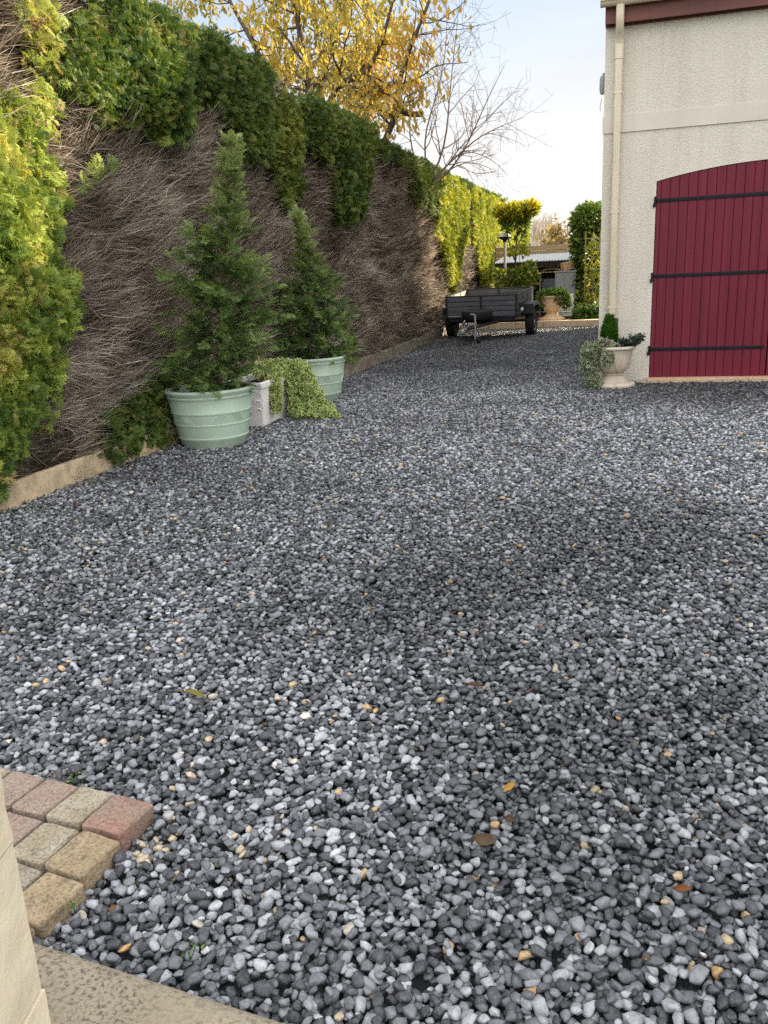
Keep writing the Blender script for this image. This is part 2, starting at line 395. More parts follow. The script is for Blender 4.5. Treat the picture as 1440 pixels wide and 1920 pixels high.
# pebbles: one drop-packed tile, repeated over the drive
def pebble_mesh(i):
    r = random.Random(100+i); bm = bmesh.new()
    a, b, c = r.uniform(.92, 1.25), r.uniform(.68, .95), r.uniform(.42, .68)
    n = r.randint(8, 14)
    for k in range(n):
        z = 1-2*(k+.5)/n; q = k*2.39996+r.uniform(-.5, .5); z = max(-.98, min(.98, z+r.uniform(-.13, .13))); h = math.sqrt(1-z*z); g_ = r.uniform(.78, 1.16)
        bm.verts.new((h*math.cos(q)*g_, h*math.sin(q)*g_, z*g_))
    bmesh.ops.convex_hull(bm, input=bm.verts[:])
    bmesh.ops.delete(bm, geom=[v for v in bm.verts if not v.link_faces], context='VERTS')
    rot = Matrix.Rotation(r.uniform(0, 6.28), 3, 'X') @ Matrix.Rotation(r.uniform(0, 6.28), 3, 'Y')
    for v in bm.verts: v.co = rot @ v.co
    bmesh.ops.triangulate(bm, faces=bm.faces[:])
    bmesh.ops.subdivide_edges(bm, edges=bm.edges[:], cuts=2, use_grid_fill=True)
    for _ in range(r.choice((0, 1, 1, 1, 2))): bmesh.ops.smooth_vert(bm, verts=bm.verts[:], factor=.5, use_axis_x=True, use_axis_y=True, use_axis_z=True)
    for ax, t in enumerate((a, b, c)):
        lo = min(v.co[ax] for v in bm.verts); hi = max(v.co[ax] for v in bm.verts)
        for v in bm.verts: v.co[ax] = ((v.co[ax]-lo)/(hi-lo)*2-1)*t
    me = bpy.data.meshes.new('pebble'); bm.to_mesh(me); bm.free()
    me.polygons.foreach_set('use_smooth', [True]*len(me.polygons)); return me
def gravel_material():
    m = newmat('pebble_stone'); b = NB(m)
    a = b.n('ShaderNodeAttribute', attribute_name='tone', attribute_type='INSTANCER')
    w_ = b.n('ShaderNodeAttribute', attribute_name='damp_shade', attribute_type='INSTANCER')
    c = b.ramp(a.outputs['Fac'], [(0.0, (.026, .028, .032)), (0.32, (.060, .063, .070)), (0.60, (.135, .140, .151)), (0.80, (.235, .242, .257)), (0.955, (.315, .322, .335)),
                                  (0.986, (.39, .395, .40)), (0.988, (.33, .28, .20)), (0.993, (.40, .29, .15)), (0.996, (.40, .24, .10)), (0.998, (.24, .09, .05)), (1.0, (.5, .47, .42))])
    tc = b.n('ShaderNodeTexCoord')
    off = b.n('ShaderNodeVectorMath', {0: tc.outputs['Object'], 1: b.n('ShaderNodeCombineXYZ', {0: b.math('MULTIPLY', a.outputs['Fac'], 517.0), 1: b.math('MULTIPLY', a.outputs['Fac'], 91.0)}).outputs[0]}, operation='ADD')
    n1 = b.n('ShaderNodeTexNoise', {'Vector': off.outputs[0], 'Scale': 1.6, 'Detail': 6, 'Roughness': .65})
    f = b.ramp(n1.outputs['Fac'], [(.30, (.62, .62, .62)), (.5, (1, 1, 1)), (.70, (1.35, 1.35, 1.35))])
    c = b.mixc(1.0, c, f, 'MULTIPLY')
    n2 = b.n('ShaderNodeTexNoise', {'Vector': off.outputs[0], 'Scale': .8, 'Detail': 3, 'Distortion': 1.2})
    vein = b.ramp(n2.outputs['Fac'], [(.485, (0, 0, 0)), (.5, (1, 1, 1)), (.515, (0, 0, 0))])
    c = b.mixc(b.math('MULTIPLY', vein, .22), c, (.45, .45, .45))
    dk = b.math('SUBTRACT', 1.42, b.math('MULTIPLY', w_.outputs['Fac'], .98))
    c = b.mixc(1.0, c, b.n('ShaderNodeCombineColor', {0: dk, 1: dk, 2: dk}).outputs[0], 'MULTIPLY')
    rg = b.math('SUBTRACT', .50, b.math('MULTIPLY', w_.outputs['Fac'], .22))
    p = b.n('ShaderNodeBsdfPrincipled', {'Base Color': c, 'Roughness': rg, 'Specular IOR Level': .5})
    n3 = b.n('ShaderNodeTexNoise', {'Vector': off.outputs[0], 'Scale': 5.0, 'Detail': 5, 'Roughness': .6})
    bp = b.n('ShaderNodeBump', {'Height': n3.outputs['Fac'], 'Strength': .25, 'Distance': .08})
    b.t.links.new(bp.outputs[0], p.inputs['Normal'])
    b.out(p.outputs[0]); return m
def pack_tile(S=1.6, res=0.0032, per_m2=9600):
    r = np.random.default_rng(5); N = int(round(S/res)); Hm = np.zeros((N, N)); out = []; idm = -np.ones((N, N), int)
    n = int(S*S*per_m2)
    for i in range(n):
        L = float(np.clip(r.normal(.0109, .0029), .005, .021))
        a, b_, c_ = L*r.uniform(.95, 1.2), L*r.uniform(.7, .92), L*r.uniform(.45, .62)
        th = r.uniform(0, 2*math.pi); best = None
        h = int(a/res)+1; g = np.arange(-h, h+1)*res; GX, GY = np.meshgrid(g, g, indexing='ij')
        U = (GX*math.cos(th)+GY*math.sin(th))/a; W = (-GX*math.sin(th)+GY*math.cos(th))/b_
        q = 1-U*U-W*W; inside = q > 0; core = q > .35; prof = c_*np.sqrt(np.maximum(q, 0))
        for t in range(4):
            x, y = r.integers(0, N, 2); ix = (x+np.arange(-h, h+1)) % N; iy = (y+np.arange(-h, h+1)) % N
            z = (Hm[np.ix_(ix, iy)]+prof)[core].max()
            if best is None or z < best[0]: best = (z, x, y, ix, iy)
        z, x, y, ix, iy = best; z -= c_*.18
        hh = Hm[np.ix_(ix, iy)]; newh = z+prof; up_ = inside & (newh > hh)
        hh[up_] = newh[up_]; Hm[np.ix_(ix, iy)] = hh
        im = idm[np.ix_(ix, iy)]; im[up_] = i; idm[np.ix_(ix, iy)] = im
        # tilt along the local slope a little
        out.append((x*res, y*res, z, th, r.normal(0, .28), r.normal(0, .28), L))
    vis = np.bincount(idm[idm >= 0].ravel(), minlength=n)
    keep = vis >= 7
    o = np.array(out)[keep]
    o[:, 2] -= np.median(Hm)
    return o, S
def vnoise(P, s, seed):
    return np.array([noise.noise(Vector((x*s+seed, y*s-seed, seed*.37))) for x, y in P])
def fnoise(X, Y, s, seed):
    """smooth value noise, vectorised"""
    r = np.random.default_rng(seed); G = r.uniform(-1, 1, (128, 128))
    x = X*s+37.3; y = Y*s+11.7; xi = np.floor(x).astype(int); yi = np.floor(y).astype(int); fx = x-xi; fy = y-yi
    fx = fx*fx*(3-2*fx); fy = fy*fy*(3-2*fy)
    g = lambda a, b: G[a % 128, b % 128]
    return (g(xi, yi)*(1-fx)+g(xi+1, yi)*fx)*(1-fy)+(g(xi, yi+1)*(1-fx)+g(xi+1, yi+1)*fx)*fy
def ground_h(X, Y):
    return 0.012*fnoise(X, Y, .9, 3)+0.016*fnoise(X, Y, .35, 4)
PAVE_C = (-1.2, 1.72); PAVE_A = R(-7)
def build_gravel():
    tile, S = pack_tile()
    P = []
    for i in range(-4, 6):
        for j in range(0, 15):
            t = tile.copy(); t[:, 0] += i*S; t[:, 1] += j*S-.6
            P.append(t)
    P = np.concatenate(P); X, Y = P[:, 0], P[:, 1]
    k = (X > -4.06) & (X < 2.9) & (Y > .35) & (Y < 21.52)
    # keep what a viewer near the camera can see: a wide wedge
    k &= (X > -1.02*Y-.75) & (X < .30*Y+1.2)
    k &= ~((Y > 10.66) & (X > .16)) & ~((Y > 10.93) & (X > -.26))
    k &= ~((Y < 1.19) & (X < 1.2) & (Y < 1.175-.11*(X+.62)))
    # paved corner
    dx, dy = X-PAVE_C[0], Y-PAVE_C[1]; u = dx*math.cos(-PAVE_A)-dy*math.sin(-PAVE_A); v = dx*math.sin(-PAVE_A)+dy*math.cos(-PAVE_A)
    k &= ~((u < -.0) & (v < .0) & (v > -.66))
    for cx, cy, cr in ((-3.55, 6.73, .27), (-3.55, 9.40, .27), (-.1, 10.39, .23)):
        k &= ((X-cx)**2+(Y-cy)**2) > cr*cr
    P = P[k]; n = len(P); X, Y = P[:, 0], P[:, 1]
    r = np.random.default_rng(9)
    z = P[:, 2]+ground_h(X, Y)
    me = bpy.data.meshes.new('gravel'); me.vertices.add(n)
    me.vertices.foreach_set('co', np.stack([X, Y, z], 1).astype(np.float32).ravel())
    A = me.attributes.new('rot', 'FLOAT_VECTOR', 'POINT'); A.data.foreach_set('vector', np.stack([P[:, 4], P[:, 5], P[:, 3]], 1).astype(np.float32).ravel())
    A = me.attributes.new('scl', 'FLOAT', 'POINT'); A.data.foreach_set('value', (P[:, 6]*1.09).astype(np.float32))
    A = me.attributes.new('tone', 'FLOAT', 'POINT')
    tone = r.uniform(0, 1, n)
    sand = (np.hypot((X+1.02)/.22, (Y-1.68)/.16) < 1) & (r.random(n) < .16*(fnoise(X, Y, 9, 31) > 0)); tone[sand] = .989
    A.data.foreach_set('value', tone.astype(np.float32))
    # paler strip along the hedge side; elsewhere random damp, painted sheen and shade
    damp_shade = .40+.38*fnoise(X, Y, .55, 21)+.30*fnoise(X, Y, 1.7, 22)+.05*(X+1.0)
    damp_shade += -1.0*np.exp(-((X-1.6)**2/1.3+(Y-6.4)**2/5.5))+.55*np.exp(-(Y-10.1)**2/.7)*np.clip(X+.8, 0, 1)+.62*np.clip((Y-8.2+1.6*fnoise(X, Y, .5, 24)+.5*fnoise(X, Y, 1.9, 25))/6, 0, 1)  # pale term paints sky sheen, dark terms paint shade by door and trailer
    damp_shade += -.30*np.exp(-((X+2.3)**2/1.6+(Y-5.6)**2/6))+.12*np.exp(-((X-.1)**2/.5+(Y-3.6)**2/1.8))-.25*np.exp(-((X+.9)**2/.3+(Y-1.7)**2/1.2))
    damp_shade = np.clip(damp_shade*r.uniform(.75, 1.25, n), 0, 1)
    A = me.attributes.new('damp_shade', 'FLOAT', 'POINT'); A.data.foreach_set('value', damp_shade.astype(np.float32))
    A = me.attributes.new('pick', 'INT', 'POINT'); A.data.foreach_set('value', r.integers(0, 24, n).astype(np.int32))
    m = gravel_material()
    pc = bpy.data.collections.new('pebble_shapes')
    for i in range(24):
        pm = pebble_mesh(i); pm.materials.append(m); pc.objects.link(bpy.data.objects.new('pebble_shape', pm))
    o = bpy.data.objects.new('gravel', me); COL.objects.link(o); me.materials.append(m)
    tag(o, 'loose dark grey gravel covering the whole drive', 'gravel', kind='stuff')
    g = bpy.data.node_groups.new('pebble_scatter', 'GeometryNodeTree')
    g.interface.new_socket('Geometry', in_out='INPUT', socket_type='NodeSocketGeometry'); g.interface.new_socket('Geometry', in_out='OUTPUT', socket_type='NodeSocketGeometry')
    N = g.nodes; gi = N.new('NodeGroupInput'); go = N.new('NodeGroupOutput')
    ci = N.new('GeometryNodeCollectionInfo'); ci.inputs['Collection'].default_value = pc; ci.inputs['Separate Children'].default_value = True; ci.inputs['Reset Children'].default_value = True
    ip = N.new('GeometryNodeInstanceOnPoints'); ip.inputs['Pick Instance'].default_value = True
    def na(nm, dt):
        q = N.new('GeometryNodeInputNamedAttribute'); q.data_type = dt; q.inputs['Name'].default_value = nm; return q.outputs['Attribute']
    L = g.links
    L.new(gi.outputs[0], ip.inputs['Points']); L.new(ci.outputs[0], ip.inputs['Instance'])
    er = N.new('FunctionNodeEulerToRotation'); L.new(na('rot', 'FLOAT_VECTOR'), er.inputs[0]); L.new(er.outputs[0], ip.inputs['Rotation'])
    L.new(na('scl', 'FLOAT'), ip.inputs['Scale']); L.new(na('pick', 'INT'), ip.inputs['Instance Index'])
    L.new(ip.outputs[0], go.inputs[0])
    md = o.modifiers.new('scatter', 'NODES'); md.node_group = g
    print('pebbles', n)
build_gravel()

#@@HOUSE
YF = 10.9; HX0, HX1, HYB = -0.30, 5.9, 21.3; EAVE = 4.12; RIDGE_Y = 16.1; RIDGE_Z = 8.8
def roughcast():
    m = newmat('roughcast_render'); b = NB(m)
    tc = b.n('ShaderNodeTexCoord')
    n0 = b.n('ShaderNodeTexNoise', {'Vector': tc.outputs['Object'], 'Scale': 1.1, 'Detail': 6, 'Roughness': .6})
    c = b.ramp(n0.outputs['Fac'], [(.3, (.54, .495, .415)), (.7, (.62, .575, .49))])
    ms = b.n('ShaderNodeMapping', {'Vector': tc.outputs['Object'], 'Scale': (3.5, 3.5, .28)}); ns = b.n('ShaderNodeTexNoise', {'Vector': ms.outputs[0], 'Scale': 1.4, 'Detail': 7, 'Roughness': .65})
    c = b.mixc(1.0, c, b.ramp(ns.outputs['Fac'], [(.30, (.86, .84, .80)), (.55, (1, 1, 1))]), 'MULTIPLY')
    n1 = b.n('ShaderNodeTexNoise', {'Vector': tc.outputs['Object'], 'Scale': 52, 'Detail': 3, 'Roughness': .5, 'Distortion': .6})
    n2 = b.n('ShaderNodeTexNoise', {'Vector': tc.outputs['Object'], 'Scale': 90, 'Detail': 2})
    h = b.ramp(n1.outputs['Fac'], [(.40, (0, 0, 0)), (.58, (1, 1, 1))])
    hh = b.math('ADD', b.math('MULTIPLY', h, 1.0), b.math('MULTIPLY', n2.outputs['Fac'], .35))
    c = b.mixc(b.math('MULTIPLY', h, .35), c, (.70, .665, .60))
    bp = b.n('ShaderNodeBump', {'Height': hh, 'Strength': .45, 'Distance': .008})
    p = b.n('ShaderNodeBsdfPrincipled', {'Base Color': c, 'Roughness': .9, 'Specular IOR Level': .2, 'Normal': bp.outputs[0]})
    b.out(p.outputs[0]); return m
M['render'] = roughcast()
M['band'] = pmat('smooth_render', (.56, .515, .44), .85, .06, 3, bump=.08, bscale=60)
DX0, DX1 = 0.32, 3.0; DM = (DX0+DX1)/2
def arch(x): return 2.33+0.15*(1-((x-DM)/(DM-DX0))**2)
def build_house():
    h = thing('house', 'cream roughcast house with arched dark red garage doors, brown fascia and cream gutter', 'house', (0, YF, 0))
    T = Matrix.Translation((0, -YF, 0))
    mb = MB()
    # front wall around the arched opening, as thin columns so the arch cuts cleanly
    mb.box(HX0, DX0, YF, YF+.3, -.05, EAVE)
    xs = [DX0+(DX1-DX0)*i/28 for i in range(29)]
    mb.prism([(x, arch(x)) for x in xs]+[(DX1, EAVE), (DX0, EAVE)], YF, YF+.3, 'Y')
    mb.box(DX1, HX1, YF, YF+.3, -.05, EAVE)
    mb.prism([(YF+.3, -.05), (HYB, -.05), (HYB, EAVE), (RIDGE_Y, RIDGE_Z-.16), (YF+.3, EAVE+.15)], HX0, HX0+.3, 'X')
    mb.prism([(YF+.3, -.05), (HYB, -.05), (HYB, EAVE), (RIDGE_Y, RIDGE_Z-.16), (YF+.3, EAVE+.15)], HX1-.3, HX1, 'X')
    mb.box(HX0+.3, HX1-.3, HYB-.3, HYB, -.05, EAVE)
    mb.build('wall', M['render'], h, T=T)
    bb(HX0-.012, HX1, YF-.016, YF-.0005, 2.893, 3.078).build('string_course', M['band'], h, T=T)
    # unseen taller wing to the right, added to shade the foreground gravel
    wg = MB(); wg.prism([(5.6, -.05), (11.6, -.05), (11.6, 6.1), (8.6, 9.3), (5.6, 6.1)], 8.4, HYB-.35, 'Y'); wg.build('added_wing_wall', M['render'], h, T=T)
    MB().prism([(5.3, 5.87), (8.6, 9.38), (11.9, 5.87), (11.9, 6.05), (8.6, 9.56), (5.3, 6.05)], 8.1, HYB-.3, 'Y').build('added_wing_roof', M['tile'], h, T=T)
    # roof
    ov = .22; s = (RIDGE_Z-EAVE-.12)/(RIDGE_Y-YF+ov); 
    prof = [(YF-ov, EAVE+.10), (RIDGE_Y, RIDGE_Z), (HYB+ov, EAVE+.10), (HYB+ov, EAVE+.24), (RIDGE_Y, RIDGE_Z+.16), (YF-ov, EAVE+.24)]
    MB().prism(prof, HX0-.06, HX1+.1, 'X').build('roof', M['tile'], h, T=T)
    bb(HX0-.005, HX1, YF-.135, YF-.105, 4.01, 4.19).box(HX0-.005, HX1, YF-.104, YF-.001, 4.03, 4.055).box(HX0-.004, HX1, YF-.03, YF-.0015, 4.00, 4.029).build('fascia', M['fascia'], h, T=T)
    gx0 = HX0-.055
    gp = []
    for k in range(13):
        q = math.pi+math.pi*k/12; gp.append((YF-.205+.068*math.cos(q), 4.235+.072*math.sin(q)))
    outer = gp[:]; inner = [(YF-.205+(y-(YF-.205))*.88, 4.235+(z-4.235)*.9) for y, z in gp[::-1]]
    gprof = [(YF-.285, 4.262), (YF-.285, 4.235)]+outer[1:-1]+[(YF-.137, 4.235), (YF-.137, 4.262)]+inner
    g = MB().prism(gprof, gx0, HX1, 'X'); g.prism(outer, gx0-.004, gx0+.003, 'X')
    g.tube([(gx0-.002, YF-.278, 4.262), (HX1, YF-.278, 4.262)], .011, 8); g.tube([(gx0-.002, YF-.281, 4.215), (HX1, YF-.281, 4.215)], .006, 6)
    g.build('gutter', M['gutter'], h, smooth=True, T=T)
    # downpipe: swan neck under the gutter, grooved rectangular pipe down the wall
    px = -0.145; d = MB()
    pts = [(px, YF-.205, 4.19), (px, YF-.205, 4.08), (px, YF-.19, 4.0), (px, YF-.13, 3.93), (px, YF-.075, 3.87), (px, YF-.06, 3.80)]
    def rect_sweep(pts, wx, wy):
        t = bmesh.new(); rings = []
        for i, p in enumerate(pts):
            p = Vector(p); dd = (Vector(pts[min(i+1, len(pts)-1)])-Vector(pts[max(i-1, 0)])).normalized(); nrm = Vector((1, 0, 0)).cross(dd)
            rings.append([t.verts.new(p+Vector((1, 0, 0))*a*wx+nrm*b_*wy) for a, b_ in ((-1, -.6), (-.7, -1), (.7, -1), (1, -.6), (1, .6), (.7, 1), (-.7, 1), (-1, .6))])
        for i in range(len(rings)-1):
            for k in range(8): t.faces.new((rings[i][k], rings[i][(k+1) % 8], rings[i+1][(k+1) % 8], rings[i+1][k]))
        t.faces.new(rings[0]); t.faces.new(rings[-1]); bmesh.ops.recalc_face_normals(t, faces=t.faces)
        return t
    d._add(rect_sweep(pts, .043, .036))
    d._add(rect_sweep([(px, YF-.058, 3.86), (px, YF-.058, 3.66)], .047, .040))
    d._add(rect_sweep([(px, YF-.056, 3.70), (px, YF-.056, .06)], .042, .034))
    for gx in (-.022, 0, .022): d.box(px+gx-.005, px+gx+.005, YF-.095, YF-.089, .3, 3.64, bevel=.002)
    for z in (.9, 2.0, 3.3): d.box(px-.048, px+.048, YF-.093, YF-.002, z, z+.02)
    d.build('downpipe', M['gutter'], h, smooth=True, T=T)
    # outdoor lamp on the gable wall
    l = MB().lathe([(.001, 0), (.026, .01), (.036, .05), (.036, .17), (.026, .20), (.001, .21)], 16, (HX0-.025, YF+.15, 3.34)); l.box(HX0-.03, HX0-.001, YF+.13, YF+.17, 3.53, 3.57)
    l.tube([(HX0-.03, YF+.15, 3.30), (HX0-.05, YF+.15, 3.22), (HX0-.045, YF+.14, 3.17)], .004, 5)
    l.build('wall_lamp', M['cab'], h, smooth=True, T=T)
    bb(DX0-.02, DX1+.02, YF-.13, YF+.12, -.03, .042, bevel=.004).build('door_sill', M['sill'], h, T=T)
    # two leaves of planks with strap hinges
    def leaf(x0, x1, flip):
        mb = MB(); pitch = .1012
        xs = [x0, x0+.052]
        while xs[-1]+pitch < x1-.02: xs.append(xs[-1]+pitch)
        xs.append(x1)
        if flip: xs = [x0+x1-x for x in xs[::-1]]
        for a, b_ in zip(xs[:-1], xs[1:]):
            a2, b2 = a+.0016, b_-.0016; y0 = YF+.012+rnd.uniform(-.0008, .0008)
            t = bmesh.new(); poly = [(a2, .047), (b2, .047), (b2, arch(b2)-.006), (a2, arch(a2)-.006)]
            A = [t.verts.new((p[0], y0, p[1])) for p in poly]; B = [t.verts.new((p[0], y0+.03, p[1])) for p in poly]
            t.faces.new(A); t.faces.new(B[::-1])
            for i in range(4): t.faces.new((A[i], A[(i+1) % 4], B[(i+1) % 4], B[i]))
            bmesh.ops.recalc_face_normals(t, faces=t.faces)
            bmesh.ops.bevel(t, geom=[e for e in t.edges if abs(e.verts[0].co.y-y0) < .001 and abs(e.verts[1].co.y-y0) < .001 and abs(e.verts[0].co.x-e.verts[1].co.x) < .001], offset=.0035, segments=1, affect='EDGES')
            mb._add(t)
        mb.box(x0+.01, x1-.01, YF+.0425, YF+.06, .05, 2.3)
        lf = mb.build('door_leaf', M['door'], h, T=T)
        for z in (.385, 1.255, 2.115):
            s = MB(); xo = x0 if not flip else x1; sg = 1 if not flip else -1
            xa, xb = sorted((xo-.015*sg, xo+(1.30 if z < 1 else 1.325)*sg)); xb = min(xb, x1-.002) if not flip else xb; xa = max(xa, x0+.002) if flip else xa
            s.box(xa, xb, YF+.003, YF+.0095, z-.021, z+.021, bevel=.002)
            s.tube([(xo-.012*sg, YF-.012, z-.045), (xo-.012*sg, YF-.012, z+.045)], .013, 10)
            xc, xd = sorted((xo-.035*sg, xo-.006*sg)); s.box(xc, xd, YF-.024, YF-.001, z-.07, z-.03, bevel=.003)
            for q in (.1, .5, .9, 1.24):
                s.lathe([(.009, 0), (.008, .003), (.003, .005)], 10, (xo+q*sg, YF+.0025, z), 'Y') if False else s.tube([(xo+q*sg, YF+.004, z), (xo+q*sg, YF-.001, z)], [.009, .006], 8)
            s.build('strap_hinge', M['iron'], lf, smooth=True, T=T)
    leaf(DX0+.004, DM-.004, False); leaf(DM+.004, DX1-.004, True)
    return h
build_house()
# row of setts in front of the door
g = 'setts in the row below the garage doors'
x = .165; i = 0
while x < 2.9:
    wd = rnd.uniform(.13, .155); mb = MB(); mb.box(0, wd-.008, -.075, .075, -.05, .022+rnd.uniform(-.004, .004), bevel=.008)
    o = mb.build('sett', M['sett']); o.location = (x, 10.70-.0+rnd.uniform(-.006, .006), 0); o.rotation_euler = (rnd.uniform(-.03, .03), 0, rnd.uniform(-.03, .03))
    tag(o, 'small tan stone sett in the row below the red garage doors', 'sett', g); x += wd; i += 1

#@@HEDGE
EDGE_JOINTS = [1.75, 4.27, 6.77, 9.27, 11.8, 14.3, 16.8, 19.3, 21.45]
board_labels = ['tan concrete edging board at the near end, cut by the left edge of the photo', 'tan concrete edging board in full view left of the front green pot', 'tan concrete edging board mostly hidden behind the white trough',
                'grey concrete edging board running behind the far green pot', 'grey edging board just beyond the far green pot', 'grey edging board midway between far green pot and trailer',
                'dark grey edging board ending just before the trailer', 'shaded edging board beside the left wheel of the trailer']
def edge_x(Y): return -3.92-.10*max(0, min(1, (Y-14.5)/5))
for i in range(8):
    y0, y1 = EDGE_JOINTS[i]+.006, EDGE_JOINTS[i+1]-.006
    mb = MB(); mb.box(-.025, .025, -(y1-y0)/2, (y1-y0)/2, -.12, .185+rnd.uniform(-.004, .006), bevel=.006)
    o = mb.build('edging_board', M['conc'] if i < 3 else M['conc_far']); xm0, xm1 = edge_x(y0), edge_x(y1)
    o.location = ((xm0+xm1)/2-.025, (y0+y1)/2, 0); o.rotation_euler = (0, R(rnd.uniform(-1.2, 1.2)), -math.atan2(xm1-xm0, y1-y0))
    tag(o, board_labels[i], 'edging board', 'concrete edging boards under the hedge')
MPEG = M['conc_far']

HP = {  # green patches on the hedge face, as pixels of the face plane x=-3.95
 'near': ([(-180, 190), (0, 205), (30, 210), (55, 260), (70, 320), (112, 350), (100, 430), (92, 480), (112, 590), (85, 700), (50, 780), (22, 850), (-30, 915), (-180, 960)], .11, 'gold'),
 'crest': ([(112, 62), (150, 52), (178, 30), (200, -60), (250, -60), (250, 0), (268, 25), (310, 22), (348, 50), (352, 150), (345, 235), (300, 250), (255, 245), (215, 215), (150, 190), (95, 175), (92, 120)], .22, 'green'),
 'crest2': ([(350, 50), (400, 70), (470, 105), (508, 130), (505, 240), (480, 300), (455, 290), (425, 225), (380, 175), (350, 180)], .15, 'dark'),
 'strip': ([(512, 180), (556, 182), (562, 290), (552, 365), (530, 385), (515, 330), (508, 260)], .12, 'olive'),
 'block': ([(558, 180), (600, 172), (692, 232), (692, 330), (680, 385), (650, 430), (628, 400), (622, 300), (592, 285), (562, 250)], .18, 'dark'),
 'tuft': ([(698, 262), (735, 280), (735, 292), (700, 285)], .08, 'dark'),
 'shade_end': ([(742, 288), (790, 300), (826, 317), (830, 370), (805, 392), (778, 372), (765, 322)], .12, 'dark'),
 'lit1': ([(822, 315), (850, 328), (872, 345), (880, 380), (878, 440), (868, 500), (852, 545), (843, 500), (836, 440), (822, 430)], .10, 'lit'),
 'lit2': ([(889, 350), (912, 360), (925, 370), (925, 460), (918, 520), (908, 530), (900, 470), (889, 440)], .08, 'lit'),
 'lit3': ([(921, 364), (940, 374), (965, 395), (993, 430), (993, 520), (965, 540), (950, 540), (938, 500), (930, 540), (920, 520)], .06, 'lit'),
 'low': ([(185, 838), (195, 785), (235, 770), (255, 770), (300, 690), (330, 700), (325, 800), (280, 815), (235, 838), (205, 845)], .06, 'dark'),
 'low2': ([(640, 615), (655, 600), (662, 640), (650, 672), (636, 668)], .06, 'green'),
}
HPLANE = -3.95
def poly_yz(pts):
    return np.array([[onX(px, py, HPLANE).y, onX(px, py, HPLANE).z] for px, py in pts])
def inpoly(poly, y, z):
    c = np.zeros(len(y), bool); n = len(poly); j = n-1
    for i in range(n):
        yi, zi = poly[i]; yj, zj = poly[j]
        k = ((zi > z) != (zj > z)) & (y < (yj-yi)*(z-zi)/(zj-zi+1e-12)+yi)
        c ^= k; j = i
    return c
def top_z(Y): return np.interp(Y, [2, 5, 6.9, 8.3, 9.7, 10.3, 10.6, 13.6, 13.8, 19.3, 27.5, 37.3], [3.75, 3.74, 3.69, 3.73, 3.76, 3.60, 3.62, 3.72, 3.58, 3.60, 3.66, 3.42])
def face_x(Y, z):
    """front surface of the brown hedge face"""
    return -3.95+.05*fnoise(Y, z, .9, 51)+.03*fnoise(Y, z, 2.6, 52)-.10*np.clip((Y-14.5)/5, 0, 1)
